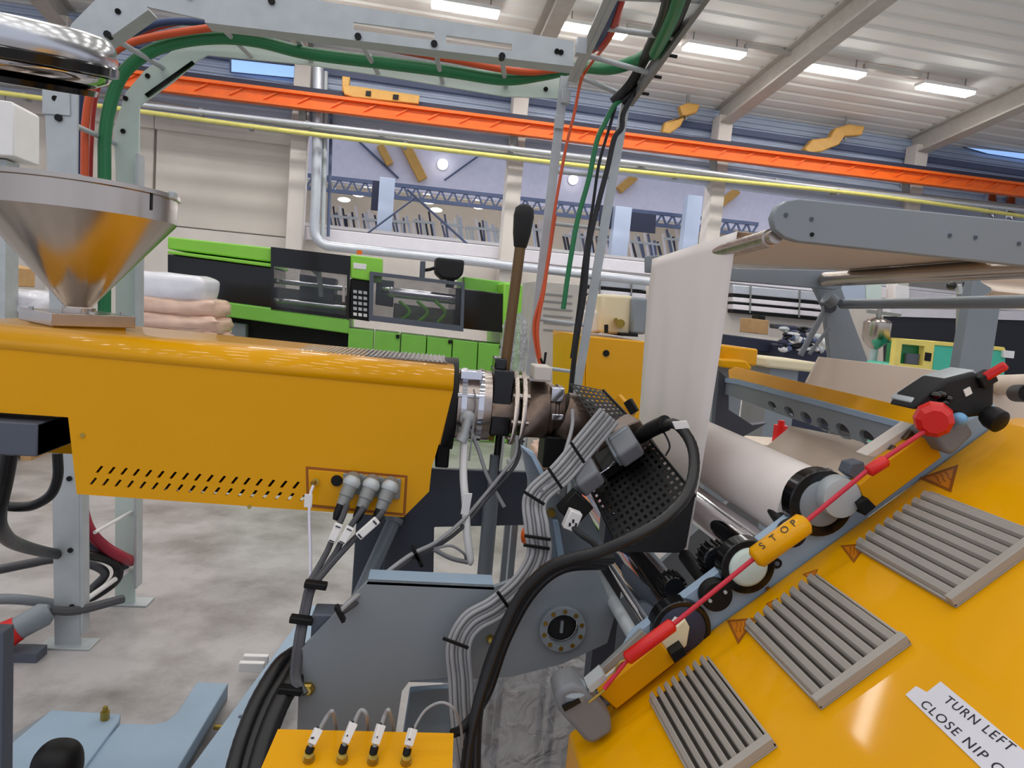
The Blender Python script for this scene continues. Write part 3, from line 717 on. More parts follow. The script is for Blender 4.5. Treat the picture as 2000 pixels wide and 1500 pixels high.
# connector field
cf = add('connector_plate', pp([(602, 917), (791, 934), (787, 1003), (604, 985)], Y0-.003, .003), 'yellow', bev=.001); cv.append(cf)
add('plate_seam', holed(ats([(q[0], q[1], Y0-.001) for q in ((597, 911), (796, 929), (792, 1008), (599, 990))]), [ats([(q[0], q[1], Y0-.001) for q in ((602, 917), (791, 934), (787, 1003), (604, 985))])], V((0, .001, 0))), 'warn_ink', cf, smooth=0)
add('plug_cap', lathe(pt(657, 940, Y0-.008), V((0, 1, 0)), [(0, .0105), (.006, .0125)], 24), 'black', cf)
add('earth_screw', J(cyl(pt(616, 941, Y0-.012), pt(616, 941, Y0-.003), .007, n=12), cyl(pt(610, 945, Y0-.02), pt(616, 941, Y0-.012), .005, n=8)), 'brass', cf)
for x, y in ((690, 940), (727, 945), (763, 949)):
    c = pt(x, y, Y0-.003); dn = V((-.35, -.45, -1)).normalized()
    fl = add('connector', J(obox(c+V((0, -.004, -.004)), V((.021, 0, 0)), V((0, .004, 0)), V((0, 0, .022))), lathe(c+V((0, -.03, .006)), V((0, 1, 0)), [(0, .014), (.022, .017), (.026, .017)], 20)), 'galv_dark', bev=.002)
    add('collar', lathe(c+V((0, -.026, .004)), dn, [(-.012, .013), (-.004, .018), (.004, .018), (.008, .016)], 20), 'galv', fl)
    add('barrel', lathe(c+V((0, -.026, .004)), dn, [(.008, .015), (.03, .015), (.032, .013), (.05, .012)], 18), 'galv_dark', fl)
    add('boot', lathe(c+V((0, -.026, .004))+dn*.05, dn, [(0, .011), (.02, .010), (.032, .006)], 14), 'black', fl); cv.append(fl)
# barrel and melt parts, axis along X
ZB = 1.367; YB = 1.62
def xa(px, py=790): return at(px, py, YB).x
def ac(name, p0, p1, r, m, n=40, r1=None, dz=0, prof=None):
    o = V((xa(p0), YB, ZB+dz)); L_ = xa(p1)-xa(p0)
    q = add(name, lathe(o, V((1, 0, 0)), prof(L_) if prof else [(0, r), (.0001, r), (L_, r1 or r)], n), m, bev=.001); cv.append(q); return q
ac('end_flange', 862, 889, .108, 'black')
cv.append(add('flange_foot', box(xa(858), xa(884), 1.57, 1.67, ZB-.145, ZB-.06), 'black', bev=.004))
hb = ac('heater_band', 889, 957, .083, 'band_steel', prof=lambda L: [(0, .074), (.002, .083), (L-.002, .083), (L, .074)])
o = V((xa(892), YB, ZB))
for px in (898, 930):
    add('band_strap', ring(V((xa(px), YB, ZB)), V((1, 0, 0)), .083, .0865, .012), 'chrome', hb)
add('band_clamp', box(xa(892), xa(934), 1.55, 1.59, ZB+.066, ZB+.086), 'chrome', hb, bev=.002); add('clamp_screw', cyl(V((xa(890), 1.545, ZB+.03)), V((xa(936), 1.545, ZB+.03)), .006), 'chrome', hb)
kn = V((xa(911), YB-.085, ZB-.02))
add('terminal', J(lathe(kn+V((0, .012, 0)), V((0, -1, 0)), [(0, .02), (.016, .018), (.02, .012)], 16), cyl(kn+V((0, -.006, .0)), kn+V((-.008, -.014, -.045)), .011, n=10), cyl(kn+V((-.006, -.012, -.034)), kn+V((-.012, -.016, -.05)), .014, n=10)), 'galv', hb)
ac('barrel_neck', 940, 1010, .062, 'brown_steel')
for zz in (.055, -.065): cv.append(add('tie_bolt', J(cyl(V((xa(934), YB-.03, ZB+zz)), V((xa(966), YB-.03, ZB+zz)), .011, n=14), lathe(V((xa(958), YB-.03, ZB+zz)), V((1, 0, 0)), [(0, .014), (.012, .014)], 6)), 'brass'))
sc_ = add('screen_changer', J(box(xa(956), xa(994), 1.56, 1.68, ZB-.06, ZB+.093), box(xa(957), xa(980), 1.58, 1.66, ZB+.09, ZB+.118)), 'black_gloss', bev=.004); cv.append(sc_)
lb_ = at(984, 735, 1.6); lt = at(1016, 482, 1.6)
lv = add('lever', lathe(lb_, lt-lb_, [(0, .012), ((lt-lb_).length, .0125)], 18), 'lever_brown'); cv.append(lv)
d = (at(1026, 398, 1.6)-lt); L_ = d.length
add('lever_grip', lathe(lt-d*.04, d, [(0, .011), (.004, .015), (L_*.35, .0205), (L_*.75, .0235), (L_*.93, .021), (L_*1.0, .013), (L_*1.03, .004)], 22), 'black_matt', lv, smooth=70)
for px in (997, 1012): ac('clamp_collar', px, px+8, .088, 'band_steel')
cv += [add('collar_bolt', cyl(V((xa(994), YB+.078*math.cos(q), ZB+.078*math.sin(q))), V((xa(1026), YB+.078*math.cos(q), ZB+.078*math.sin(q))), .007, n=8), 'band_steel') for q in [i*math.pi/4+.3 for i in range(8)]]
ac('adapter', 1018, 1066, .068, 'brown_steel')
cv.append(add('cover_plate', box(xa(1031), xa(1064), 1.56, 1.64, ZB+.075, ZB+.108), 'panel_beige', bev=.003))
ac('adapter_collar', 1064, 1096, .062, 'brown_steel', prof=lambda L: [(0, .055), (.004, .064), (L*.4, .064), (L*.45, .058), (L*.6, .058), (L*.65, .064), (L, .06)])
cv += [add('collar_clip', box(xa(1066), xa(1090), 1.555, 1.58, ZB+.03, ZB+.062), 'chrome', bev=.002), add('collar_clip', box(xa(1070), xa(1092), 1.55, 1.57, ZB-.012, ZB+.002), 'chrome', bev=.002)]
cv.append(add('melt_elbow', lathe(V((xa(1094), YB, ZB-.01)), V((1, 0, -.35)), [(0, .058), (.02, .066), (.06, .066), (.1, .05), (.12, .03)], 28), 'brown_steel', smooth=60))
cv.append(add('elbow_bracket', box(xa(1064), xa(1108), 1.57, 1.66, ZB-.13, ZB-.055), 'black', bev=.004))
# lower gear housing at the left
cv.append(add('gear_housing', J(box(XL, pt(84, 850).x, Y0-.02, 1.75, pt(80, 888).z, pt(80, 824).z), hexa([V((x, y, z)) for z in (pt(80, 888).z, pt(80, 824).z) for x, y in ((pt(84, 850).x, Y0-.02), (pt(132, 850, 1.56).x, 1.56), (pt(132, 850, 1.56).x, 1.75), (pt(84, 850).x, 1.75))])), 'slate_dark', bev=.003))
# stand
cv.append(add('stand_plate', pp([(843, 916), (1030, 922), (1030, 1026), (848, 1030), (846, 1170), (734, 1170), (762, 1040), (800, 960)], 1.72, .02), 'slate_dark', bev=.003))
pc = at(960, 965, 1.66)
cv.append(add('support_column', J(cyl(V((pc.x, pc.y, .02)), pc, .019, n=24), cyl(pc-V((0, 0, .02)), pc+V((0, 0, .1)), .012, n=16)), 'slate', smooth=50))
p, q = at(768, 1020, 1.7), at(680, 1215, 1.58)
cv.append(add('gas_strut', J(cyl(p, q, .018, n=20), cyl(p, p+(p-q)*.05, .023, n=16)), 'slate'))
cv.append(add('base_foot', box(-.3, .3, 1.55, 1.85, 0, .1), 'slate', bev=.006))
cv.append(add('stand_column', box(-.16, -.02, 1.76, 1.86, .1, 1.15), 'slate_dark', bev=.004))
cv.append(add('left_end_panel', prism([V((XL, Y0, zL1+.02)), V((XL, 1.49, ZT+.018)), V((XL, 1.76, ZT+.018)), V((XL, 1.79, zL1+.02)), V((XL, 1.79, 1.3)), V((XL, Y0, 1.3))], V((-.004, 0, 0))), 'yellow', smooth=0))
cv.append(add('gear_stand', box(XL-.26, XL-.06, 1.43, 1.6, 0, pt(80, 888).z+.02), 'slate_dark', bev=.004))
cv.append(add('gear_flange', box(XL-.26, XL, 1.43, 1.75, pt(80, 888).z+.02, pt(80, 824).z), 'slate_dark', bev=.004))
ext = thing('extruder', 'yellow extruder with slotted cover, lever and brown steel melt barrel', 'machine', cv)

# ---- hopper
hc_ = at(152, 614, YB); HX, HY = hc_.x, YB
fc = at(152, 626, 1.49)
zb = ZT+.022
zf = zb+.026
zc = at(335, 437, YB).z; zr = at(338, 384, YB).z; RH = .19
hp = [add('hopper_shell', lathe(V((HX, HY, zf)), V((0, 0, 1)), [(0, .03), (.006, .03), (.012, .026), (zc-zf, RH), (zr-zf-.008, RH), (zr-zf-.006, RH+.006), (zr-zf+.003, RH+.006), (zr-zf+.003, RH-.004), (zc-zf+.002, RH-.005), (.03, .02)], 64), 'steel', smooth=35),
      add('outlet_collar', ring(V((HX, HY, zf)), V((0, 0, 1)), .02, .034, .01), 'steel'),
      add('base_flange', hexa([V((HX+.118*math.cos(q), HY+.118*math.sin(q), z)) for z in (zb, zf) for q in (-math.pi/2+.05, .05, math.pi/2+.05, math.pi+.05)]), 'steel', bev=.001),
      add('flange_gasket', hexa([V((HX+.1*math.cos(q), HY+.1*math.sin(q), z)) for z in (ZT, zb) for q in (-math.pi/2, 0, math.pi/2, math.pi)]), 'yellow', smooth=0)]
for q in (0, math.pi/2, math.pi, -math.pi/2+.35):
    hp.append(add('flange_bolt', cyl(V((HX+.085*math.cos(q+.4), HY+.085*math.sin(q+.4), zf)), V((HX+.085*math.cos(q+.4), HY+.085*math.sin(q+.4), zf+.006)), .005, n=6), 'galv'))
th = math.radians(-27)
nn = V((math.cos(th), math.sin(th), 0)); tt = V((-math.sin(th), math.cos(th), 0))
lat = add('lid_latch', obox(V((HX, HY, zr))+V((math.cos(-.1), math.sin(-.1), 0))*(RH+.008), V((.006, 0, 0)), V((0, .012, 0)), V((0, 0, .008))), 'galv', bev=.002); hp.append(lat)
tx = text('number', '1', V((HX, HY, zc+.018))+nn*(RH+.0008), tt, V((0, 0, 1)), .052, 'ink', hp[0])
thing('feed_hopper', 'stainless steel cone hopper marked 1 on top of the yellow extruder', 'hopper', hp)
# ---- loader above the hopper
lc = at(20, 98, 1.55); ax = V((.05, -.21, 1))
R_ = at(216, 105, 1.55).x-lc.x
ld = [add('dome', lathe(lc, ax, [(.0, R_*.99), (.012, R_), (.034, R_*.985), (.05, R_*.93), (.056, R_*.85), (.058, .0)], 56), 'polished', smooth=35),
      add('rim_seal', lathe(lc-ax*.022, ax, [(0, R_*.93), (.004, R_*1.0), (.02, R_*1.01), (.024, R_*.99)], 56), 'black_gloss'),
      add('lower_bowl', lathe(lc-ax*.052, ax, [(0, R_*.55), (.006, R_*.75), (.02, R_*.9), (.03, R_*.93)], 56), 'chrome', smooth=60),
      add('bottom_ring', lathe(lc-ax*.062, ax, [(0, R_*.5), (.001, R_*.78), (.012, R_*.8), (.014, R_*.7)], 56), 'black_gloss'),
      add('suction_hose', tube([lc+V((-.1, .05, .05)), lc+V((-.15, .1, .25)), lc+V((-.3, .2, .45)), lc+V((-.6, .3, .5))], .025, 12), 'cable_black'),
      add('arm', bar(lc+V((-.5, .02, .02)), lc+V((-R_*.9, 0, .015)), .05, .04), 'galv', bev=.004), add('stand', box(lc.x-.56, lc.x-.5, 1.53, 1.6, 0, lc.z+.04), 'galv', bev=.004)]
thing('vacuum_loader', 'polished round loader head with black rim above the steel hopper', 'loader', ld)

# ================================================================ cable tray frame at left, ladder in the middle
YN, YF = 3.0, 3.43
near = [(92, 330), (86, 160), (140, 46), (196, -10), (430, -30), (655, 6), (1121, 80), (1121, 124), (655, 68), (400, 38), (287, 13), (202, 72), (152, 150), (150, 335), (157, 1243), (107, 1243)]
pn = [at(a, b, YN) for a, b in near]
for k in (-1, -2): pn[k].z = 0
holes = [[at(a, b, YN) for a, b in h] for h in ([(690, 43), (690, 58), (848, 79), (848, 63)], [(872, 69), (872, 84), (1000, 99), (1000, 86)])]
tf = [add('near_rail', holed(pn, holes, V((0, .012, 0))), 'galv', smooth=0)]
tf.append(add('near_flange', prism([at(a, b, YN) for a, b in ((400, 38), (655, 68), (1121, 124), (1121, 130), (655, 74), (400, 44))], V((0, .09, 0))), 'galv', smooth=0))
tf.append(add('near_flange', prism([at(a, b, YN) for a, b in ((287, 13), (202, 72), (152, 150), (158, 152), (207, 78), (290, 19))], V((0, .09, 0))), 'galv', smooth=0))
far = [(226, 340), (222, 250), (246, 180), (282, 138), (340, 96), (400, 80), (600, 96), (760, 116), (1096, 152), (1093, 192), (985, 188), (760, 150), (600, 126), (405, 107), (385, 118), (342, 156), (272, 206), (270, 340), (264, 1163), (225, 1163)]
pf = [at(a, b, YF) for a, b in far]
for k in (-1, -2): pf[k].z = 0
tf.append(add('far_rail', prism(pf, V((0, .012, 0))), 'mint_tray', smooth=0))
tf.append(add('far_flange', prism([at(a, b, YF-.07) for a, b in ((264, 300), (270, 300), (266, 1150), (261, 1150))], V((0, .07, 0))), 'galv', smooth=0))
tf.append(add('near_leg_flange', prism([at(a, b, YN) for a, b in ((150, 340), (156, 340), (162, 1238), (157, 1238))], V((0, .06, 0))), 'galv', smooth=0))
for (x, y, D_) in ((128, 1243, YN), (245, 1163, YF)):
    c = at(x, y, D_); tf.append(add('foot_plate', box(c.x-.1, c.x+.11, D_-.03, D_+.07, 0, .008), 'galv', bev=.002))
for k, (a, b) in enumerate((((388, -28), (372, 112)), ((545, 0), (492, 108)), ((700, 22), (606, 116)), ((690, 70), (738, 146)), ((858, 42), (862, 160)), ((980, 120), (986, 170)))):
    pass
for xn, yn, xf, yf in ((118, 232, 224, 280), (213, 70, 318, 132), (372, -6, 490, 110), (532, 5, 608, 118), (700, 74, 738, 142), (848, 88, 864, 160), (980, 112, 988, 168)):
    A, B = at(xn, yn, YN+.01), at(xf, yf, YF)
    r_ = add('rung', cyl(A, B, .011, n=10), 'galv'); tf.append(r_)
    add('rung_bolt', cyl(A-V((0, .02, 0)), A+V((0, .01, 0)), .014, n=8), 'black', r_)
for x, y, D_ in ((107, 192, YN), (230, 22, YN), (1088, 100, YN), (1096, 102, YN), (1066, 174, YF), (245, 192, YF), (240, 256, YF), (288, 148, YF), (137, 1075, YN), (140, 1185, YN), (135, 935, YN)):
    tf.append(add('bolt', cyl(at(x, y, D_-.008), at(x, y, D_+.004), .011, n=10), 'black'))
tf.append(add('joint_plate', pp([(82, 150), (135, 152), (137, 226), (82, 222)], YN-.006, .006), 'galv', bev=.002))
tf.append(add('joint_strip', pp([(282, 184), (375, 118), (380, 124), (288, 190)], YF-.012, .01), 'black_gloss', smooth=0))
tf.append(add('cross_tube', cyl(at(185, 1040, YN+.1), at(256, 1000, YF), .008, n=10), 'white'))
tf.append(add('cross_tube', cyl(at(158, 1178, YN+.02), at(258, 1108, YF), .012, n=10), 'white'))
thing('cable_tray', 'galvanised cable tray arch with two legs behind the steel hopper', 'tray', tf)
def cable(name, label, pts, r, m, group=None, extra=None, rib=0, n=10, cat='cable'):
    P = ats(pts); o = [add('jacket', tube(P, r, n, 8, rib), m)]
    if extra: o += extra(P)
    return thing(name, label, cat, o, group) if extra else solo(o[0], label, cat, group)
cable('green_hose', 'thick green hose lying along the arched cable tray', [(204, 780, 3.3), (204, 340, 3.3), (205, 270, 3.3), (214, 210, 3.3), (236, 150, 3.3), (278, 110, 3.3), (340, 84, 3.3), (420, 74, 3.3), (500, 80, 3.3), (600, 104, 3.3), (740, 122, 3.3), (880, 140, 3.3), (985, 155, 3.3), (1060, 146, 3.3), (1130, 132, 3.28), (1190, 134, 3.1), (1240, 120, 3.0), (1268, 104, 2.9)], .027, 'green_hose', n=14, cat='hose')
cable('orange_hose', 'orange red hose running down behind the arched tray post', [(163, 800, 3.25), (165, 330, 3.25), (168, 230, 3.25), (180, 170, 3.25), (206, 120, 3.25), (240, 90, 3.25), (300, 72, 3.25), (400, 56, 3.25), (470, 52, 3.25), (600, 74, 3.25), (800, 100, 3.25), (1000, 138, 3.25), (1080, 136, 3.25), (1110, 130, 3.22)], .016, 'orange_hose', cat='hose')
cable('blue_hose', 'dark blue hose beside the orange red one on the tray arch', [(152, 800, 3.3), (154, 330, 3.3), (154, 220, 3.3), (166, 150, 3.3), (210, 100, 3.3), (270, 60, 3.3), (340, 42, 3.3), (480, 50, 3.3)], .016, 'blue_hose', cat='hose')
cable('red_hose', 'thin dark red hose at the back of the tray arch', [(176, 800, 3.36), (178, 300, 3.36), (200, 150, 3.36), (250, 84, 3.36), (320, 52, 3.36), (420, 44, 3.36), (600, 68, 3.36), (860, 116, 3.36), (1090, 148, 3.36)], .009, 'red_hose', cat='hose')
# ladder: upright part, then an overhead part towards the viewer
YL = 3.22
def lrail(p, q, w_, d_): return bar(p, q, w_, d_, V((0, 1, 0)))
l0, l1 = at(1103, 150, YL), at(1038, 700, YL); r0, r1 = at(1222, 200, YL), at(1128, 750, YL)
ext_ = lambda a, b: b+(b-a)*((b.z-.0)/(a.z-b.z))
l2, r2 = ext_(l0, l1), ext_(r0, r1)
lu, ru = at(1208, -30, 2.32), at(1392, -30, 2.32)
lk, rk = at(1124, 150, 3.2), at(1232, 196, 3.2)
ps = [add('side_rail', lrail(l0, l2, .04, .02), 'galv', smooth=0), add('side_rail', lrail(r0, r2, .04, .02), 'galv', smooth=0),
      add('overhead_rail', bar(lk, lu, .02, .055), 'galv', smooth=0), add('overhead_rail', bar(rk, ru, .02, .055), 'galv_dark', smooth=0),
      add('overhead_rail_lip', bar(lk+V((-.02, 0, -.02)), lu+V((-.02, 0, -.02)), .03, .008), 'galv', smooth=0)]
for y in (330, 430, 525, 620, 715, 815, 915):
    t = (y-150)/(700-150); a = l0.lerp(l1, t); t2 = (y+12-200)/(750-200); b = r0.lerp(r1, t2)
    ps.append(add('rung', cyl(a, b, .009, n=10), 'galv'))
for t in (.02, .3, .62, .9): ps.append(add('rung', cyl(lk.lerp(lu, t), rk.lerp(ru, t), .011, n=10), 'galv'))
for x, y, D_ in ((1104, 190, YL), (1092, 240, YL), (1135, 92, 2.7)): ps.append(add('bracket', obox(at(x, y, D_-.01), V((.02, 0, 0)), V((0, .02, 0)), V((0, 0, .03))), 'galv', bev=.003))
for x, y in ((1232, 100), (1244, 146), (1250, 196)): pass
for t in (.12, .3, .5): ps.append(add('side_bolt', cyl(rk.lerp(ru, t)+V((0, 0, -.01)), rk.lerp(ru, t)+V((.05, 0, -.012)), .007, n=8), 'black'))
for l_ in (l2, r2): ps.append(add('foot', obox(l_+V((0, 0, .004)), V((.05, 0, 0)), V((0, .04, 0)), V((0, 0, .004))), 'galv'))
thing('cable_ladder', 'upright galvanised cable ladder rising behind the brown barrel and turning overhead', 'ladder', ps)
cable('blue_cable', 'dark blue cable at the top beside the left ladder rail', [(1210, -40, 2.35), (1192, 20, 2.5), (1178, 60, 2.7), (1165, 84, 2.8), (1168, 90, 2.85)], .02, 'blue_hose', cat='cable')
cable('red_cable', 'dark red cable at the top next to the dark blue one', [(1226, -40, 2.35), (1208, 20, 2.5), (1192, 60, 2.7), (1172, 88, 2.8), (1158, 98, 2.9)], .013, 'red_hose')
cable('red_line', 'thin red line running down inside the left ladder rail', [(1222, -40, 2.4), (1200, 60, 2.7), (1150, 130, 3.1), (1134, 160, 3.15), (1122, 220, 3.15), (1105, 290, 3.15), (1082, 420, 3.15), (1064, 560, 3.15), (1050, 640, 3.15), (1056, 710, 3.15)], .007, 'orange_hose')
cable('orange_line', 'orange cable hanging low between the ladder rails', [(1084, 420, 3.17), (1062, 560, 3.17), (1044, 630, 3.17), (1048, 680, 3.17), (1058, 722, 3.17)], .009, 'orange_hose')
solo(add('tie_knot', J(*[cyl(at(1062, 716, 3.1), at(x, y, 3.1), .006, n=6) for x, y in ((1056, 700), (1066, 688), (1072, 722), (1052, 722))]), 'black'), 'black cable tie knot on the lower ladder rung', 'cable tie')
for k, (o_, m, lb) in enumerate(((0, 'green_hose', 'broad green cable in the overhead ladder at the top'), (-14, 'cable_black', 'black cable left of the broad green cable overhead'), (16, 'cable_black', 'black cable right of the broad green cable overhead'))):
    cable('overhead_cable', lb, [(1330+o_*1.3, -40, 2.25), (1310+o_, 30, 2.5), (1282+o_*.9, 90, 2.8), (1262+o_*.8, 130, 3.0), (1236+o_*.7, 170, 3.1), (1205+o_*.6, 200, 3.14)] if k else [(1336, -40, 2.22), (1314, 30, 2.45), (1280, 104, 2.8)], .026 if k == 0 else .022, m)
cable('green_cable', 'green cable hanging down the middle of the ladder', [(1222, 190, 3.14), (1200, 206, 3.12), (1182, 240, 3.12), (1166, 275, 3.12), (1150, 350, 3.12), (1128, 430, 3.12), (1112, 520, 3.12), (1100, 604, 3.12)], .0115, 'green_hose')
cable('black_cable', 'black cable looping down beside the right ladder rail', [(1240, 180, 3.1), (1218, 220, 3.1), (1214, 250, 3.1), (1200, 270, 3.1), (1186, 330, 3.1), (1168, 400, 3.1), (1150, 480, 3.1), (1140, 580, 3.1), (1124, 680, 3.1), (1112, 800, 3.1), (1100, 1000, 3.1)], .012, 'cable_black')
cable('black_cable', 'thin black cable left of the black ladder cable', [(1206, 196, 3.13), (1190, 250, 3.13), (1170, 320, 3.13), (1158, 400, 3.13), (1142, 500, 3.13), (1130, 600, 3.13), (1116, 700, 3.13)], .007, 'cable_black')

# ================================================================ floor level items at left
ZB_ = .12
fz = lambda l, z=ZB_: [atz(a, b, z) for a, b in l]
P = [add('u_plate', prism(fz([(385, 1331), (446, 1334), (335, 1520), (140, 1520), (236, 1412), (300, 1414), (325, 1408), (345, 1392)]), V((0, 0, -.05))), 'blue_grey', bev=.004),
     add('side_web', prism(fz([(446, 1334), (335, 1520), (325, 1520), (437, 1334)], .07), V((0, 0, -.07))), 'slate', bev=.002),
     add('upper_plate', prism(fz([(100, 1386), (236, 1394), (232, 1408), (150, 1520), (-60, 1520)], .13), V((0, 0, -.03))), 'blue_grey', bev=.004),
     add('cross_beam', prism(fz([(-60, 1455), (15, 1440), (98, 1388), (100, 1440), (-60, 1530)], .09), V((0, 0, -.09))), 'slate', bev=.004)]
c = atz(205, 1405, .13)
P.append(add('levelling_bolt', J(cyl(c, c+V((0, 0, .03)), .014, n=6), cyl(c, c+V((0, 0, .045)), .008, n=12)), 'brass'))
c = atz(418, 1420, .06); P.append(add('side_bolt', cyl(c, c+V((.04, 0, 0)), .009, n=8), 'brass'))
thing('machine_base', 'light blue grey steel base with notch on the floor at lower left', 'frame', P)
c = at(112, 1497, 1.3)
solo(add('rubber_buffer', J(ball(c, .042, .042, .048, 28, 16, .8), cyl(V((c.x, c.y, 0)), c, .02)), 'black', smooth=60), 'black rounded rubber buffer at the lower left corner', 'buffer')
solo(add('corner_post', box(at(-30, 1300, 1.5).x, at(6, 1300, 1.5).x, 1.5, 1.54, 0, at(3, 1235, 1.5).z), 'slate_dark', bev=.003), 'dark upright post cut by the left edge', 'post')
zr_ = .11
P = [add('top_flange', prism(fz([(607, 1181), (642, 1187), (590, 1290), (440, 1530), (350, 1530)], zr_), V((0, 0, -.012))), 'blue_grey', bev=.002),
     add('web', prism(fz([(642, 1187), (590, 1290), (440, 1530), (430, 1530), (580, 1290), (634, 1186)], zr_-.012), V((0, 0, -.098))), 'blue_grey', bev=.002)]
for x, y in ((626, 1205), (470, 1400), (505, 1402)): P.append(add('hole_plug', cyl(atz(x, y, zr_), atz(x, y, zr_)+V((0, 0, .003)), .008, n=10), 'slate_dark'))
for x, y in ((492, 1302), (500, 1288)): P.append(add('lug', obox(atz(x, y, .06), V((.05, 0, 0)), V((0, .012, 0)), V((0, 0, .02))), 'white', bev=.003))
thing('floor_rail', 'pale steel floor rail running from the grey support plate to the bottom edge', 'rail', P)
cable('black_hose', 'black hose looping from the grey gear housing at the left', [(112, 885, 2.1), (113, 930, 2.1), (100, 965, 2.1), (70, 985, 2.1), (40, 990, 2.1), (0, 985, 2.1), (-50, 960, 2.1)], .014, 'cable_black', cat='hose')
cable('black_hose', 'thick black hose hanging at the far left edge', [(18, 885, 2.0), (8, 940, 2.0), (-4, 1000, 2.0), (4, 1040, 2.1), (40, 1065, 2.5), (110, 1082, 3.0), (180, 1085, 3.2), (225, 1100, 3.3), (228, 1130, 3.3), (190, 1160, 3.28), (160, 1172, 3.24)], .022, 'cable_black', cat='hose')
cable('black_hose', 'black hose lying on the floor at the left edge', [(-60, 1122, 2.9), (0, 1112, 3.1), (60, 1100, 3.2), (110, 1092, 3.25), (170, 1100, 3.3), (205, 1120, 3.3), (180, 1150, 3.3), (150, 1180, 3.2)], .02, 'cable_dark', cat='hose')
cable('maroon_hose', 'crimson hose curving between the two tray legs', [(158, 960, 3.2), (162, 1000, 3.2), (176, 1038, 3.2), (205, 1068, 3.25), (235, 1086, 3.3), (256, 1096, 3.38)], .026, 'maroon_hose', cat='hose')
cable('teal_hose', 'dark teal hose under the crimson one', [(160, 1030, 3.24), (175, 1062, 3.26), (205, 1084, 3.3), (245, 1110, 3.4)], .02, 'slate_dark', cat='hose')
a, b = at(-40, 1268, 2.85), at(100, 1192, 2.95)
P = [add('plug_body', lathe(a, b-a, [(0, .03), ((b-a).length*.35, .046), ((b-a).length*.9, .05), ((b-a).length, .03)], 20), 'slate'), add('red_collar', lathe(a+(b-a)*.2, b-a, [(0, .05), (.05, .056), (.09, .05)], 20), 'red'),
     add('socket_cable', tube([b, b+V((.08, .05, -.02)), b+V((.2, .2, -.03))], .02), 'cable_dark'), add('foot', obox(V(((a.x+b.x)/2, (a.y+b.y)/2, .02)), V((.1, 0, 0)), V((0, .04, 0)), V((0, 0, .02))), 'slate_dark')]
thing('power_plug', 'large grey industrial plug with red collar lying at the left edge', 'plug', P)
cable('blue_tube', 'short blue tube on the floor above the grey plug', [(-40, 1172, 3.0), (20, 1170, 3.05), (70, 1174, 3.1), (108, 1180, 3.15)], .022, 'slate', cat='tube')

# ================================================================ grey support plate and junction box
YP = 1.25
outer = [at(a, b, YP) for a, b in [(718, 1136), (965, 1147), (1060, 1112), (1165, 1112), (1182, 1150), (1200, 1205), (1186, 1256), (1100, 1296), (1000, 1322), (925, 1326), (893, 1322), (800, 1330), (785, 1350), (772, 1436), (580, 1436), (586, 1270)]]
hole = [at(1097+32*math.cos(i*math.pi/12), 1224+33*math.sin(i*math.pi/12), YP) for i in range(24)]
sp = [add('side_plate', holed(outer, [hole], V((0, .012, 0))), 'slate', smooth=0),
      add('top_edge', prism([at(a, b, YP) for a, b in ((718, 1136), (965, 1147), (965, 1152), (716, 1141))], V((0, .06, 0))), 'blue_grey', smooth=0),
      add('mount_block', pp([(1052, 1130), (1166, 1112), (1199, 1205), (1186, 1254), (1120, 1270), (1052, 1240)], YP-.012, .012), 'slate', bev=.003) if 0 else add('cross_bar', box(at(760, 1300, YP).x, at(890, 1300, YP).x, YP+.012, 1.5, at(800, 1340, YP).z, at(800, 1326, YP).z), 'blue_grey', bev=.003)]
hcn = at(1097, 1224, YP)
bl = add('bearing_flange', ring(hcn+V((0, -.014, 0)), V((0, 1, 0)), .03, .045, .014, 36), 'slate', bev=.001); sp.append(bl)
for i in range(10):
    q = i*math.pi/5+.3; c = hcn+V((.037*math.cos(q), -.016, .037*math.sin(q))); add('flange_bolt', cyl(c, c+V((0, .004, 0)), .0045, n=6), 'brass', bl)
sp.append(add('shaft_socket', lathe(hcn+V((0, .004, 0)), V((0, 1, 0)), [(0, .026), (.001, .03), (.05, .03)], 24), 'black_matt'))
sp.append(add('shaft_key', box(hcn.x-.003, hcn.x+.003, YP-.002, YP+.01, hcn.z-.012, hcn.z+.012), 'slate'))
for x, y, r in ((600, 1350, .013), (958, 1252, .008)): sp.append(add('plate_bolt', J(lathe(at(x, y, YP-.012), V((0, 1, 0)), [(0, r*.7), (.004, r), (.012, r)], 6), cyl(at(x, y, YP-.016), at(x, y, YP), r*.5, n=10)), 'brass'))
sp.append(add('inner_tray', pp([(800, 1350), (880, 1344), (880, 1440), (786, 1440)], YP+.16, .02), 'blue_grey', bev=.003))
sp.append(add('lower_leg', pp([(600, 1436), (772, 1436), (760, 2400), (600, 2400)], YP, .012), 'slate', smooth=0))
sp.append(add('frame_post', box(at(600, 1300, YP).x, at(660, 1300, YP).x, YP+.02, YP+.07, 0, 1.0), 'slate_dark', bev=.003))
thing('support_plate', 'broad grey steel support plate with bearing hole beneath the extruder', 'plate', sp)
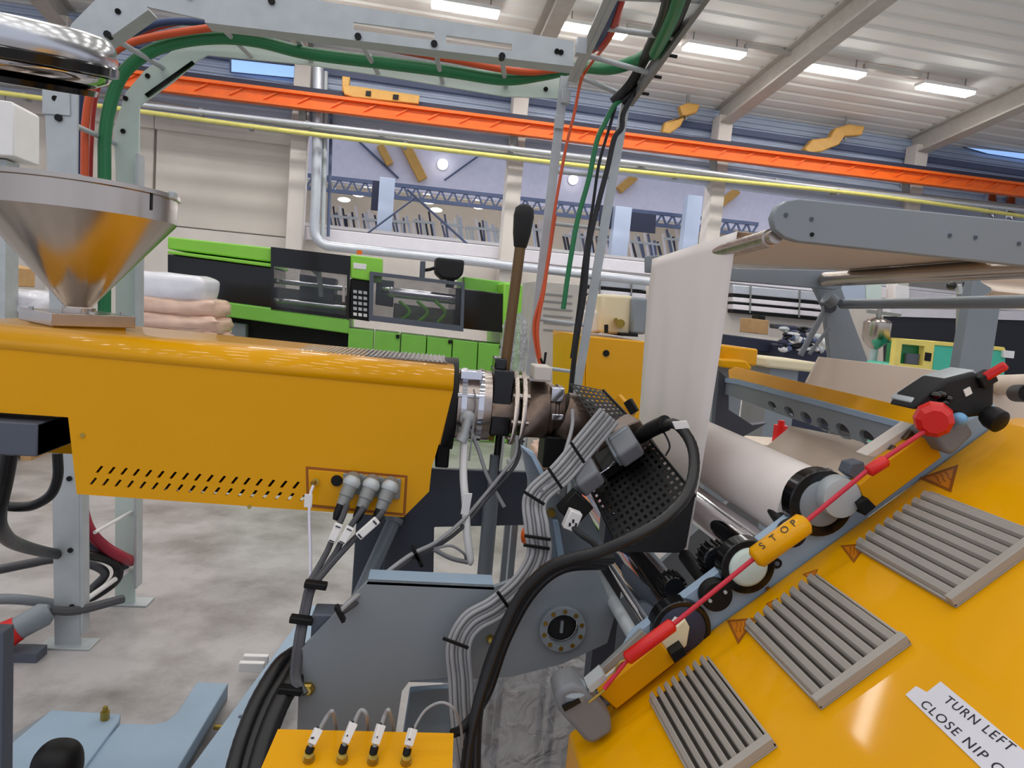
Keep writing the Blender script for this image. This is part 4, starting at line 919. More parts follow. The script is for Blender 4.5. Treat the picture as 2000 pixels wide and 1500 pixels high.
# angled blue bracket behind the bundle
P = [add('angle_plate', pp([(1017, 870), (1040, 882), (1078, 958), (1150, 1000), (1190, 1085), (1160, 1118), (1075, 1118), (1046, 1010)], 1.36, .012), 'slate', bev=.002),
     add('edge_strip', prism([at(a, b, 1.36) for a, b in ((1016, 868), (1040, 880), (1079, 958), (1072, 962), (1034, 886))], V((0, -.03, 0))), 'blue_grey', smooth=0),
     add('edge_strip', prism([at(a, b, 1.36) for a, b in ((1078, 1010), (1086, 1010), (1104, 1116), (1094, 1118))], V((0, -.03, 0))), 'blue_grey', smooth=0),
     add('brass_nut', lathe(at(1078, 1004, 1.345), V((0, 1, 0)), [(0, .008), (.015, .01)], 6), 'brass'), add('back_stay', bar(at(1060, 1100, 1.37), at(1060, 1120, 1.5), .03, .03), 'slate')]
thing('die_bracket', 'blue grey angle bracket behind the grey cable bundle', 'bracket', P)
# junction box at the bottom edge
YJ = 1.05
a0, a1, b0, b1 = at(543, 1424, YJ), at(886, 1432, YJ), at(497, 1530, .96), at(882, 1540, .96)
bx = [add('box_top', prism([a0, a1, b1, b0], V((0, .003, -.01))), 'yellow', smooth=0),
      add('box_body', hexa([V((b0.x+.006, .965, .3)), V((b1.x-.004, .965, .3)), V((a1.x-.004, YJ, .3)), V((a0.x+.004, YJ, .3)), V((b0.x+.006, .965, b0.z-.013)), V((b1.x-.004, .965, b1.z-.013)), V((a1.x-.004, YJ, a1.z-.013)), V((a0.x+.004, YJ, a0.z-.013))]), 'yellow', smooth=0),
      add('box_stand', box(a0.x+.08, a1.x-.08, .98, 1.03, 0, .3), 'slate', bev=.003)]
nb = (a1-a0).cross(b0-a0).normalized(); nb = nb if nb.z > 0 else -nb
for (x, y) in ((603, 1484), (668, 1485), (728, 1487), (793, 1488)):
    c = onp(x, y, a0, nb)
    bx.append(add('socket', J(cyl(c-nb*.003, c+nb*.004, .009, n=12), cyl(c+nb*.003, c+nb*.011, .0075, n=12)), 'brass'))
thing('junction_box', 'yellow junction box with four sensor sockets at the bottom edge', 'box', bx)
for i, (x, y, x1, y1, pk_, lb) in enumerate(((603, 1478, 622, 1428, [(640, 1398), (650, 1390), (656, 1420)], 'sensor lead with white sleeve, leftmost on the yellow junction box'), (668, 1478, 690, 1416, [(704, 1388), (716, 1396), (718, 1424)], 'sensor lead with white sleeve, second from left on the yellow junction box'),
                                       (728, 1480, 744, 1420, [(752, 1396), (760, 1388), (768, 1424)], 'sensor lead with white sleeve, third from left on the yellow junction box'), (793, 1482, 806, 1428, [(830, 1388), (862, 1372), (888, 1386), (900, 1420)], 'sensor lead with white sleeve, rightmost on the yellow junction box'))):
    c = onp(x, y, a0, nb)+nb*.012; e = at(x1, y1, 1.02)
    pts = [c, c.lerp(e, .5)+nb*.006, e]+[at(a, b, 1.03) for a, b in pk_[:-1]]+[at(pk_[-1][0], pk_[-1][1], 1.07), at(pk_[-1][0]+2, pk_[-1][1]+40, 1.08)]
    P = [add('wire', tube(pts, .0032 if i < 3 else .0022, 8), 'cable_grey'), add('plug', cyl(c-nb*.003, c+(e-c)*.22, .0065, n=10), 'black'),
         add('sleeve', lathe(c+(e-c)*.24+nb*.004, e-c, [(0, .0075), ((e-c).length*.78, .0085)], 4), 'white', bev=.001)]
    for t in (.36, .9): P.append(add('sleeve_mark', obox(c+(e-c)*t+nb*.012, V((.0022, 0, 0)), (e-c).normalized()*.0012, nb*.0006), 'ink'))
    thing('sensor_lead', lb, 'cable', P)

# ================================================================ cables in the middle
def offs(pts, k, n, w_):
    out = []
    for i, (x, y, D_) in enumerate(pts):
        a = pts[max(i-1, 0)]; b = pts[min(i+1, len(pts)-1)]
        dx, dy = b[0]-a[0], b[1]-a[1]; L_ = math.hypot(dx, dy) or 1
        s = (k-(n-1)/2)*w_
        out.append((x-dy/L_*s, y+dx/L_*s, D_+.006*(k % 2)))
    return out
path = [(1190, 812, 1.36), (1140, 872, 1.34), (1095, 925, 1.3), (1046, 972, 1.27), (1048, 1030, 1.24), (1052, 1085, 1.23), (1022, 1140, 1.22), (970, 1186, 1.21), (920, 1216, 1.2), (896, 1262, 1.19), (900, 1330, 1.18), (904, 1400, 1.16), (918, 1500, 1.12), (922, 1560, 1.1)]
for k in range(6):
    cable('grey_cable', 'grey sensor cable of the tied bundle, '+('outermost, facing the black hoses', 'second from the black hoses', 'third from the black hoses', 'third from the pale cable side', 'second from the pale cable side', 'outermost on the pale cable side')[k], offs(path, k, 6, 8.2), .0042, 'cable_grey', 'grey cables of the tied bundle')
for x, y, D_, ang, wh in ((1042, 972, 1.255, .5, 'at its bend beside the angle bracket'), (1084, 934, 1.275, .9, 'just above its bend'), (1128, 884, 1.31, .9, 'nearest the connector hoods'), (1050, 1050, 1.225, .1, 'upper one of the pair above the plate'), (1048, 1068, 1.225, .1, 'lower one of the pair above the plate'), (986, 1176, 1.2, .9, 'where it crosses the plate top edge'), (890, 1256, 1.175, .35, 'at its lower bend on the plate')):
    c = at(x, y, D_)
    solo(add('cable_tie', bar(c-V((math.cos(ang), 0, -math.sin(ang)))*.025, c+V((math.cos(ang), 0, -math.sin(ang)))*.025, .006, .004, V((0, 1, 0))), 'black', bev=.001), 'black cable tie on the grey bundle '+wh, 'cable tie', 'ties of the grey bundle')
for pts, lb in (([(1118, 800, 1.52), (1118, 830, 1.5), (1108, 870, 1.44), (1090, 920, 1.34), (1060, 960, 1.27)], 'grey lead from the melt elbow joining the bundle'), ([(1160, 825, 1.4), (1132, 860, 1.38), (1110, 905, 1.33), (1074, 946, 1.29)], 'grey lead from the guard, left of the main bundle')):
    cable('grey_lead', lb, pts, .0045, 'cable_grey')
cable('black_hose', 'thick corrugated black hose arching right of the grey connector hoods', [(1262, 850, 1.36), (1285, 836, 1.3), (1318, 828, 1.26), (1348, 862, 1.22), (1356, 910, 1.17), (1342, 965, 1.12), (1300, 1012, 1.08), (1240, 1048, 1.06), (1170, 1078, 1.08), (1120, 1090, 1.1), (1070, 1110, 1.12), (1020, 1160, 1.14), (985, 1230, 1.14), (955, 1310, 1.13), (930, 1390, 1.11), (915, 1460, 1.09), (905, 1560, 1.06)], .0098, 'cable_black', rib=.05, cat='hose', n=12)
cable('black_hose', 'second black hose beside the grey bundle on the support plate', [(1196, 1090, 1.2), (1120, 1094, 1.18), (1062, 1120, 1.17), (1010, 1180, 1.17), (970, 1260, 1.16), (944, 1340, 1.15), (930, 1410, 1.13), (925, 1560, 1.08)], .011, 'cable_black', cat='hose')
cable('black_hose', 'third black hose reaching the yellow junction box corner', [(1182, 1104, 1.22), (1100, 1112, 1.2), (1040, 1160, 1.19), (990, 1250, 1.18), (950, 1360, 1.16), (905, 1420, 1.1), (885, 1432, 1.08)], .008, 'cable_black', cat='hose')
P = [add('rubber_boot', tube(ats([(1252, 852, 1.38), (1270, 840, 1.33), (1300, 826, 1.28)]), .016, 12), 'black'), add('label_flag', obox(at(1330, 830, 1.235), V((.014, 0, .002)), V((0, .002, 0)), V((-.004, 0, .007))), 'white', bev=.001), add('earth_wire', tube(ats([(1290, 838, 1.3), (1300, 850, 1.28), (1308, 872, 1.27), (1300, 890, 1.27)]), .002), 'cable_black')]
thing('hose_fitting', 'black rubber boot and white flag where the arched hose leaves the hood', 'fitting', P)
cable('white_cable', 'broad pale braided cable hanging from the heater terminal', [(909, 832, 1.53), (906, 880, 1.52), (905, 930, 1.5), (909, 980, 1.48), (912, 1040, 1.46), (918, 1090, 1.45), (914, 1100, 1.45)], .009, 'white')
solo(add('cable_flag', obox(at(911, 984, 1.465), V((.009, 0, 0)), V((0, .002, 0)), V((.002, 0, .024))), 'white', bev=.001), 'white flag label on the pale hanging cable', 'label')
for pts, r, m, lb in (([(918, 838, 1.55), (935, 880, 1.54), (952, 930, 1.53), (985, 990, 1.52)], .0045, 'cable_grey', 'grey cable falling right from the heater terminal'),
                  ([(925, 760, 1.52), (930, 790, 1.52), (922, 850, 1.52), (916, 900, 1.52)], .002, 'cable_grey', 'thin wire on the front of the heater band'),
                  ([(1010, 850, 1.55), (1006, 890, 1.54), (985, 920, 1.52), (940, 975, 1.5), (900, 1020, 1.45), (850, 1060, 1.4), (800, 1085, 1.35), (740, 1130, 1.3), (690, 1170, 1.24), (662, 1196, 1.22)], .0045, 'cable_grey', 'grey cable crossing diagonally under the barrel to the support plate'),
                  ([(1020, 845, 1.56), (1012, 895, 1.55), (990, 930, 1.53), (955, 968, 1.51), (905, 1028, 1.46), (852, 1068, 1.41), (803, 1092, 1.36), (745, 1138, 1.31), (695, 1178, 1.25), (664, 1200, 1.23)], .0045, 'cable_dark', 'darker cable running beside the diagonal grey cable'),
                  ([(975, 850, 1.66), (972, 880, 1.66), (968, 912, 1.66), (966, 960, 1.665)], .009, 'cable_black', 'short black hose under the screen changer'),
                  ([(846, 1072, 1.4), (880, 1066, 1.42), (905, 1080, 1.43), (910, 1092, 1.44)], .003, 'cable_grey', 'small upper loop of wire near the pale cable end'),
                  ([(846, 1072, 1.4), (880, 1090, 1.42), (912, 1098, 1.44)], .005, 'cable_grey', 'short lower stub of cable near the pale cable end')):
    cable('cable', lb, pts, r, m)
for x, y, D_, wh in ((812, 1080, 1.36, 'upper of the two by the pale cable loop'), (818, 1092, 1.36, 'lower of the two by the pale cable loop'), (664, 1198, 1.215, 'at their lower end on the plate')):
    c = at(x, y, D_); solo(add('cable_tie', bar(c-V((.008, 0, -.014)), c+V((.008, 0, -.014)), .007, .016, V((0, 1, 0))), 'black', bev=.001), 'black cable tie on the diagonal cables, '+wh, 'cable tie', 'ties of the diagonal cables')
# connector cables below the extruder
for i, (pts, sl, lb) in enumerate((([(678, 985, 1.38), (668, 1012, 1.37), (654, 1040, 1.36), (640, 1075, 1.35), (618, 1115, 1.33), (603, 1142, 1.31), (592, 1190, 1.29), (580, 1250, 1.26), (572, 1320, 1.24), (580, 1348, 1.22)], (664, 1020, 648, 1056), 'connector cable with white sleeve, left of the three under the extruder'),
                               ([(712, 990, 1.38), (690, 1020, 1.37), (672, 1048, 1.36), (655, 1080, 1.35), (628, 1118, 1.33), (607, 1146, 1.31), (597, 1190, 1.29), (586, 1250, 1.26), (577, 1320, 1.24), (588, 1352, 1.22)], (686, 1026, 668, 1058), 'connector cable with white sleeve, middle of the three under the extruder'),
                               ([(750, 996, 1.38), (734, 1016, 1.37), (705, 1040, 1.36), (680, 1065, 1.35), (640, 1110, 1.33), (612, 1148, 1.31), (601, 1190, 1.29), (590, 1250, 1.26), (582, 1320, 1.24), (596, 1356, 1.22)], (738, 1012, 700, 1046), 'connector cable with white sleeve, right of the three under the extruder'))):
    P = [add('wire', tube(ats(pts), .006, 8), 'cable_dark')]
    a, b = at(sl[0], sl[1], 1.36), at(sl[2], sl[3], 1.35); a.y -= .008; b.y -= .008
    P.append(add('sleeve', bar(a, b, .016, .012, V((0, 1, 0))), 'white', bev=.002))
    for t in (.12, .88): P.append(add('sleeve_mark', bar(a.lerp(b, t)-(b-a)*.03+V((0, -.007, 0)), a.lerp(b, t)+(b-a)*.03+V((0, -.007, 0)), .01, .002, V((0, 1, 0))), 'ink'))
    thing('connector_cable', lb, 'cable', P)
cable('earth_wire', 'thin lilac wire hanging from the earth screw of the extruder', [(612, 948, 1.42), (606, 968, 1.41), (604, 1010, 1.4), (606, 1070, 1.38), (606, 1130, 1.35), (600, 1150, 1.31)], .003, 'lilac')
solo(add('wire_tag', obox(at(602, 978, 1.405), V((.008, 0, 0)), V((0, .001, 0)), V((0, 0, .014))), 'white', bev=.001), 'small white tag on the thin lilac wire', 'label')
for x, y, D_, wh in ((616, 1140, 1.3, 'topmost'), (588, 1208, 1.27, 'middle one'), (566, 1345, 1.22, 'lowest, by the brass bolt')):
    c = at(x, y, D_); solo(add('cable_tie', bar(c-V((.02, 0, .0)), c+V((.022, 0, -.004)), .012, .02, V((0, 1, 0))), 'black', bev=.002), 'black cable tie around the dark connector cables, '+wh, 'cable tie', 'ties of the connector cables')
for k, (o_, r, lb) in enumerate(((0, .014, 'thick black hose left of the grey support plate, outer one'), (24, .011, 'black hose left of the grey support plate, middle one'), (46, .018, 'fat black hose close to the yellow junction box'))):
    cable('floor_hose', lb, [(575+o_*.3, 1275, 1.32), (545+o_, 1300, 1.28), (505+o_, 1365, 1.22), (474+o_, 1440, 1.16), (452+o_, 1520, 1.1), (440+o_, 1580, 1.06)], r, 'cable_black', cat='hose', rib=.03)
# crumpled bag on a low stand
bc = at(1022, 1450, 1.62)
g = ball(bc, .2, .17, .24, 48, 30, .6, .2, 16)
vs = []
for p in g[0]:
    q = p-bc; f = 1+.1*noise.noise(q*22)+.05*noise.noise(q*55); vs.append(bc+q*f)
solo(add('plastic_bag', (vs, g[1]), 'poly_bag', smooth=60), 'clear crumpled plastic bag right of the black hoses', 'bag')
zb_ = bc.z-.2
solo(add('waste_bin', lathe(V((bc.x, bc.y, 0)), V((0, 0, 1)), [(0, .12), (zb_, .15), (zb_, .14), (.02, .11)], 32), 'galv', smooth=35), 'pale bin under the clear crumpled bag', 'bin')

# ================================================================ chill roll stand with the sloping yellow cover
YE = 1.05
e0, e1 = at(1110, 1430, YE), at(1945, 826, YE)
dd = (e1-e0).normalized(); nn_ = V((-dd.z, 0, dd.x)); yy_ = V((0, 1, 0))
lid = lambda x, y: onp(x, y, e0, nn_)
YNR = .4
P = []
z1 = e1.z
sec = [V((e0.x, YE, e0.z)), V((e1.x, YE, z1)), V((e1.x+.03, YE, z1+.012)), V((1.75, YE, z1+.012)), V((1.75, YE, .12)), V((e0.x, YE, .12))]
cov = add('cover', prism(sec, V((0, YNR-YE, 0))), 'yellow', bev=.006, seg=3); P.append(cov)
P.append(add('plinth', box(e0.x+.05, 1.7, YNR+.05, 1.9, 0, .12), 'slate_dark', smooth=0))
P.append(add('side_frame', pp([(1150, 1405), (1185, 1330), (1240, 1238), (1640, 938), (1720, 926), (1840, 850), (1945, 790), (1950, 832), (1730, 985), (1330, 1283), (1190, 1392)], YE+.002, .02), 'blue_grey', bev=.002))
P.append(add('frame_pillar', box(e0.x+.15, 1.6, YE+.03, YE+.06, .12, .95), 'slate', smooth=0))
P.append(add('rear_frame', pp([(1200, 1180), (1480, 930), (1500, 2200), (1200, 2200)], 1.86, .02), 'slate', smooth=0))
for x, y in ((1518, 1101), (1460, 1143)):
    s_ = add('frame_screw', ring(at(x, y, YE-.001), V((0, 1, 0)), .004, .0085, .003, 20), 'black'); add('screw_head', cyl(at(x, y, YE-.003), at(x, y, YE+.002), .004, n=6), 'slate_dark', s_); P.append(s_)
# rolls, axis along the depth
def roll(px, py, r, m, name='roll', y0=1.09, y1=1.84):
    c = at(px, py, y0); o = add(name, lathe(c, yy_, [(0, r*.8), (.004, r), (y1-y0-.004, r), (y1-y0, r*.8)], 48), m, smooth=50); P.append(o); return o
roll(1332, 1232, .052, 'chrome', 'chill_roll')
roll(1492, 1088, .036, 'chrome', 'nip_roll')
roll(1596, 1002, .07, 'film', 'web_roll')
roll(1245, 1255, .012, 'galv', 'guide_bar')
def cap(px, py, r, ri, m2, lbl=None):
    c = at(px, py, YE-.012)
    o = add('bearing_ring', ring(c, yy_, ri, r, .03, 36), 'black_gloss', bev=.002); P.append(o)
    q = add('bearing_cap', lathe(c-yy_*.006, yy_, [(0, ri*.75), (.006, ri*.97), (.03, ri)], 32), m2, o, smooth=50); return q
b1 = cap(1332, 1232, .05, .042, 'navy')
add('cap_label', prism([at(x, y, YE-.0185) for x, y in ((1300, 1228), (1318, 1204), (1332, 1210), (1310, 1240))], V((0, .001, 0))), 'white', b1)
b2 = cap(1462, 1108, .046, .034, 'mint_tray')
b3 = cap(1606, 984, .056, .04, 'slate')
cc = at(1648, 975, YE-.04)
P.append(add('air_coupling', lathe(cc, yy_, [(0, .022), (.003, .032), (.03, .034), (.05, .034)], 32), 'galv', smooth=50))
P.append(add('shaft_clamp', lathe(at(1575, 945, 1.2), V((.8, .3, .1)), [(0, .022), (.06, .022)], 24), 'chrome'))
# knurled knobs and handles
for x, y, r, y0_ in ((1404, 1096, .028, 1.09), (1318, 1150, .022, 1.12)):
    c = at(x, y, y0_); k = add('knurled_knob', lathe(c, yy_, [(0, r*.85), (.003, r*.95), (.03, r*.95), (.033, r*.8)], 28), 'black_gloss'); P.append(k)
    add('knob_ribs', J(*[bar(c+V((r*math.cos(q), .002, r*math.sin(q))), c+V((r*math.cos(q), .031, r*math.sin(q))), .003, .003) for q in [i*math.pi/9 for i in range(18)]]), 'black', k)
for (x, y, xx, yy2, y0_, y1_, rd) in ((1402, 1166, 1338, 1086, 1.03, 1.2, .026), (1552, 1045, 1502, 982, 1.03, 1.16, .022)):
    c = at(x, y, y0_); e = at(xx, yy2, y1_)
    h = add('clamp_disc', lathe(c, yy_, [(0, rd*.94), (.002, rd), (.02, rd)], 32), 'black'); add('clamp_bar', cyl(c+yy_*.015, e, .0125, n=18), 'black', h)
    for q in (.7, 3.6): add('disc_screw', cyl(c+V((rd*.55*math.cos(q), -.003, rd*.55*math.sin(q))), c+V((rd*.55*math.cos(q), .001, rd*.55*math.sin(q))), .003, n=8), 'galv', h)
    P.append(h)
# vent grilles
def grille(a, c):
    A, C = lid(*a), lid(*c); sA, sC = (A-e0).dot(dd), (C-e0).dot(dd); yA, yC = A.y, C.y
    W = lambda s, y, n: e0+dd*s+V((0, y-YE, 0))+nn_*n
    bx_ = lambda s0, s1, y0, y1, n0, n1: hexa([W(s, y, n) for n in (n0, n1) for s, y in ((s0, y0), (s1, y0), (s1, y1), (s0, y1))])
    f = add('vent_grille', J(bx_(sC, sA, yC, yA, 0, .0025), bx_(sC, sA, yC, yC+.013, .0025, .016), bx_(sC, sC+.004, yC, yA, .0025, .007), bx_(sA-.004, sA, yC, yA, .0025, .009)), 'vent_grey', bev=.0012)
    n = 8; p = (sA-sC-.006)/n
    for k in range(n):
        s = sC+.003+p*k
        prof = [(s+p*.02, .003), (s+p*.06, .008), (s+p*.2, .0125), (s+p*.66, .0155), (s+p*.74, .0145), (s+p*.7, .003)]
        add('slat', prism([W(a_, yC+.012, b_) for a_, b_ in prof], V((0, yA-yC-.012, 0))), 'vent_grey', f, smooth=0)
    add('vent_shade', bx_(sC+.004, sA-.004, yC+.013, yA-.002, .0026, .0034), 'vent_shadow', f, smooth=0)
    P.append(f)
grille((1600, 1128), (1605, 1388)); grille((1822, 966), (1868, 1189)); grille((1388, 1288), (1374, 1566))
# warning triangles
for t in (((1420, 1212), (1477, 1207), (1442, 1259)), ((1796, 934), (1872, 908), (1858, 962)), ((1642, 1066), (1694, 1062), (1668, 1100)), ((1496, 1180), (1520, 1168), (1512, 1192)), ((1568, 1122), (1598, 1112), (1588, 1136))):
    q = [lid(*p) for p in t]; c = sum(q, V())/3
    big = abs(t[1][0]-t[0][0]) > 40
    o = add('warning_triangle', holed([p+nn_*.0006 for p in q], [[c+(p-c)*.74+nn_*.0006 for p in q]], nn_*.0004), 'warn_ink', smooth=0); P.append(o)
    add('triangle_face', prism([c+(p-c)*.74+nn_*.0004 for p in q], nn_*.0003), 'warn_fill', o, smooth=0)
    for k in (-1, 0, 1): add('heat_mark', tube([c+(q[1]-q[0])*(.13*k)+(q[2]-c)*f+(q[1]-q[0])*(.03*(i % 2))+nn_*.0008 for i, f in enumerate((-.32, -.1, .1, .3))], .0007 if big else .0004, 5, 4), 'warn_ink', o)
for x, y in ((1385, 1236), (1500, 1150), (1628, 1050)): P.append(add('cover_screw', cyl(lid(x, y), lid(x, y)+nn_*.002, .0035, n=10), 'warn_ink'))
# sticker with lettering
sq = [lid(*p)+nn_*.0006 for p in ((1769, 1358), (1790, 1341), (1811, 1353), (1838, 1332), (2000, 1466), (2060, 1520), (1975, 1560), (1916, 1500))]
stk = add('sticker', prism(sq, nn_*.0005), 'paper', smooth=0); P.append(stk)
def lettering(s, p0, p1, h, w_=1):
    A, B = lid(*p0)+nn_*.0013, lid(*p1)+nn_*.0013
    u = (B-A).normalized(); v = nn_.cross(u)
    text('lettering', s, A, u, v, h, 'ink', stk, .0002, 1.18, (B-A).length)
lettering('TURN LEFT', (1842, 1370), (1972, 1470), .0145)
lettering('CLOSE NIP G', (1796, 1377), (1948, 1512), .0145)
# emergency stop supports
YS = .99
P.append(add('cord_bracket', pp([(1168, 1354), (1290, 1254), (1320, 1294), (1204, 1386)], YS+.02, .03), 'yellow_dull', bev=.002))
P.append(add('cord_rail', pp([(1136, 1352), (1146, 1334), (1254, 1232), (1268, 1242), (1190, 1316), (1160, 1354)], YS+.05, .012), 'galv_dark', bev=.001))
P.append(add('tan_holder', pp([(1290, 1252), (1338, 1208), (1348, 1226), (1342, 1262), (1310, 1290)], YS+.03, .02), 'cream', bev=.003))
P.append(add('black_stop', pp([(1310, 1278), (1334, 1262), (1342, 1278), (1318, 1296)], YS+.01, .03), 'black', bev=.001))
P.append(add('cord_bracket', pp([(1678, 948), (1730, 902), (1796, 858), (1820, 850), (1840, 893), (1698, 1000)], YS+.02, .03), 'yellow_dull', bev=.002))
P.append(add('bracket_top', pp([(1692, 890), (1784, 828), (1802, 842), (1732, 898)], YS+.05, .03), 'panel_beige', bev=.001))
P.append(add('bracket_latch', J(pp([(1736, 884), (1748, 870), (1756, 876), (1744, 890)], YS+.04, .01), pp([(1766, 858), (1782, 840), (1798, 852), (1786, 862)], YS+.04, .01)), 'brown_steel', bev=.001))
P.append(add('grey_stop', pp([(1656, 926), (1664, 906), (1688, 902), (1692, 918), (1672, 938)], YS+.04, .03), 'slate_dark', bev=.002))
P.append(add('black_stop', pp([(1676, 984), (1694, 972), (1712, 990), (1690, 1008)], YS+.01, .03), 'black', bev=.001))
P.append(add('edge_seam', bar(lid(1200, 1384)+nn_*.001, lid(1350, 1272)+nn_*.001, .003, .002, nn_), 'warn_ink', smooth=0))
# swing arms with guide rollers over the stand
arm = add('swing_arm', pp([(1509, 425), (1518, 404), (1538, 392), (1560, 388), (2080, 440), (2080, 528), (1560, 472), (1534, 464), (1514, 448)], 1.1, .018), 'slate', bev=.002); P.append(arm)
for x, y in ((1586, 458), (1585, 428), (1535, 420), (1855, 460), (1905, 464), (1990, 476)): add('arm_screw', cyl(at(x, y, 1.098), at(x, y, 1.104), .0036, n=10), 'black' if x == 1586 and y == 458 else 'slate_dark', arm)
P.append(add('swing_arm', pp([(1262, 500), (1290, 498), (1440, 524), (1632, 528), (1646, 560), (1630, 566), (1440, 550), (1262, 532)], 1.88, .018), 'slate', bev=.002))
n0 = at(1500, 440, 1.118); f0 = V((.55, 1.88, 1.764)); f0 = at(1268, 516, 1.88)
P.append(add('guide_roller', J(lathe(f0+V((.0165, 0, -.0165)), n0-f0, [(0, .012), (.02, .012), (.021, .0155), ((n0-f0).length-.021, .0155), ((n0-f0).length-.02, .012), ((n0-f0).length, .012)], 28)), 'band_steel', smooth=50))
f1 = at(1606, 546, 1.88); n1 = V((f1.x+.0, 1.118, f1.z))
P.append(add('guide_roller', lathe(f1, n1-f1, [(0, .013), (.015, .013), (.016, .02), ((n1-f1).length, .02)], 28), 'steel', smooth=50))
f2 = at(1645, 594, 1.88); n2 = at(2090, 588, 1.15)
P.append(add('cross_tube', cyl(f2, n2, .0135, n=24), 'slate'))
P.append(add('frame_leg', pp([(1588, 556), (1640, 552), (1664, 620), (1694, 700), (1700, 2200), (1640, 2200), (1622, 700), (1610, 600)], 1.93, .02), 'slate', bev=.002))
P.append(add('air_cylinder', J(cyl(at(1620, 590, 1.84), at(1563, 694, 1.84), .008, n=16), cyl(at(1620, 640, 1.83), at(1580, 692, 1.83), .005, n=10), cyl(at(1614, 580, 1.82), at(1628, 592, 1.82), .02, n=16)), 'slate', bev=.001))
P.append(add('pivot', J(cyl(at(1622, 600, 1.82), at(1622, 600, 1.93), .016, n=20), bar(at(1606, 592, 1.83), at(1642, 590, 1.83), .024, .016)), 'slate_dark', bev=.002))
P.append(add('front_post', pp([(1884, 470), (1906, 472), (1900, 560), (1952, 610), (1924, 720), (1872, 720), (1886, 600), (1888, 560)], 1.88, .03) if 0 else pp([(1906, 530), (1924, 532), (1954, 600), (1934, 730), (1870, 2000), (1872, 720), (1892, 600)], 2.0, .04), 'slate', bev=.003))
# cross beam with yellow face and oval holes
yq = [(1422, 722, 1.9), (1436, 716, 1.9), (1846, 812, 1.14), (1806, 846, 1.14), (1424, 742, 1.9)]
P.append(add('beam_cover', prism(ats(yq), V((.012, 0, -.004))), 'yellow', bev=.001))
o_ = at(1424, 744, 1.9); n3 = (at(1770, 848, 1.17)-o_).cross(at(1420, 790, 1.9)-o_).normalized()
op = lambda x, y: onp(x, y, o_, n3)
outer = [op(*p) for p in ((1418, 742), (1440, 744), (1800, 838), (1740, 878), (1730, 880), (1520, 808), (1440, 778), (1416, 770))]
hl = []
for x, y, r in ((1508, 792, 9), (1541, 804, 11), (1574, 816, 12.5), (1607, 829, 14), (1646, 842, 16), (1694, 857, 18)):
    hl.append([op(x+r*(.74*math.cos(q)+.5*math.sin(q)), y+r*(.9*math.cos(q)-.4*math.sin(q))) for q in [-i*math.pi/8 for i in range(16)]])
P.append(add('slotted_beam', holed(outer, hl, V((.01, 0, 0))), 'slate', smooth=0))
P.append(add('beam_lip', prism([op(*p)+V((-.004, 0, 0)) for p in ((1418, 738), (1440, 740), (1806, 836), (1798, 846), (1440, 750), (1418, 747))], V((.008, 0, 0))), 'blue_grey', smooth=0))
P.append(add('beam_back', prism([op(*p)+V((.035, .02, 0)) for p in ((1430, 746), (1800, 840), (1735, 880), (1440, 778))], V((.01, 0, 0))), 'slate_dark', smooth=0))
P.append(add('beam_end', pp([(1404, 722), (1424, 740), (1424, 800), (1470, 830), (1500, 826), (1440, 860), (1396, 838)], 1.92, .03), 'slate_dark', bev=.002))
P.append(add('unwind_tray', pp([(1602, 697), (2080, 752), (2080, 900), (1700, 860), (1576, 748)], 1.86, .012), 'film_beige', bev=.001))
P.append(add('lay_roller', J(cyl(at(1930, 752, 1.95), at(2080, 752, 1.5), .03, n=24)), 'film_beige'))
P.append(add('hand_knob', J(cyl(at(1985, 768, 1.6), at(2010, 768, 1.5), .022, n=16)), 'black'))
thing('chill_roll_stand', 'big yellow machine with sloping vented cover, chrome rolls and grey swing arms', 'machine', P)

# ---- emergency stop parts
gb = [add('housing', pp([(1085, 1364), (1094, 1346), (1120, 1338), (1142, 1346), (1194, 1402), (1198, 1432), (1160, 1456), (1144, 1450), (1092, 1392)], YS-.02, .06), 'grey_plastic', bev=.008, seg=3),
      add('cable_gland', lathe(at(1118, 1352, YS+.0), V((-.1, -.2, 1)), [(0, .024), (.01, .024), (.014, .019)], 24), 'slate', smooth=50),
      add('adjuster_slot', bar(at(1100, 1384, YS-.024), at(1132, 1366, YS-.024), .006, .008), 'black'),
      add('adjuster', J(cyl(at(1135, 1365, YS-.01), at(1218, 1292, YS-.005), .0025, n=8), bar(at(1148, 1338, YS), at(1178, 1312, YS), .03, .01)), 'galv')]
thing('switch_anchor', 'grey rounded cord anchor at the lower end of the red pull cord', 'switch', gb)
ca = lambda x, y: at(x, y, .965)
P = [add('rope', tube([ca(1180, 1345), ca(1224, 1290), ca(1312, 1222), ca(1476, 1088), ca(1570, 1022), ca(1700, 914), ca(1800, 846), ca(1826, 832)], .0037, 10, 1), 'red_rope'),
     add('loop_wire', tube([ca(1150, 1372), ca(1190, 1338), ca(1206, 1300), ca(1222, 1288)], .0018, 8), 'brass')]
def rod2(name, p, q, r, m):
    o = add(name, lathe(p, q-p, [(0, r*.6), (r*.35, r), ((q-p).length-r*.35, r), ((q-p).length, r*.6)], 24), m, smooth=60); P.append(o); return o
rod2('lower_sleeve', ca(1222, 1288), ca(1316, 1218), .0105, 'red')
rod2('upper_sleeve', ca(1694, 922), ca(1732, 898), .0095, 'red')
hA, hB = ca(1472, 1093), ca(1576, 1018)
hd = rod2('stop_handle', hA, hB, .0175, 'yellow')
P.remove(hd); P.append(hd)
u = (hB-hA).normalized(); tc_ = (CP-(hA+hB)/2).normalized(); n4 = (tc_-u*tc_.dot(u)).normalized()
vv_ = n4.cross(u); n5 = (n4*.9+vv_*.44).normalized(); v5 = n5.cross(u)
ps_ = hA+u*.017+n5*.0178-v5*.004
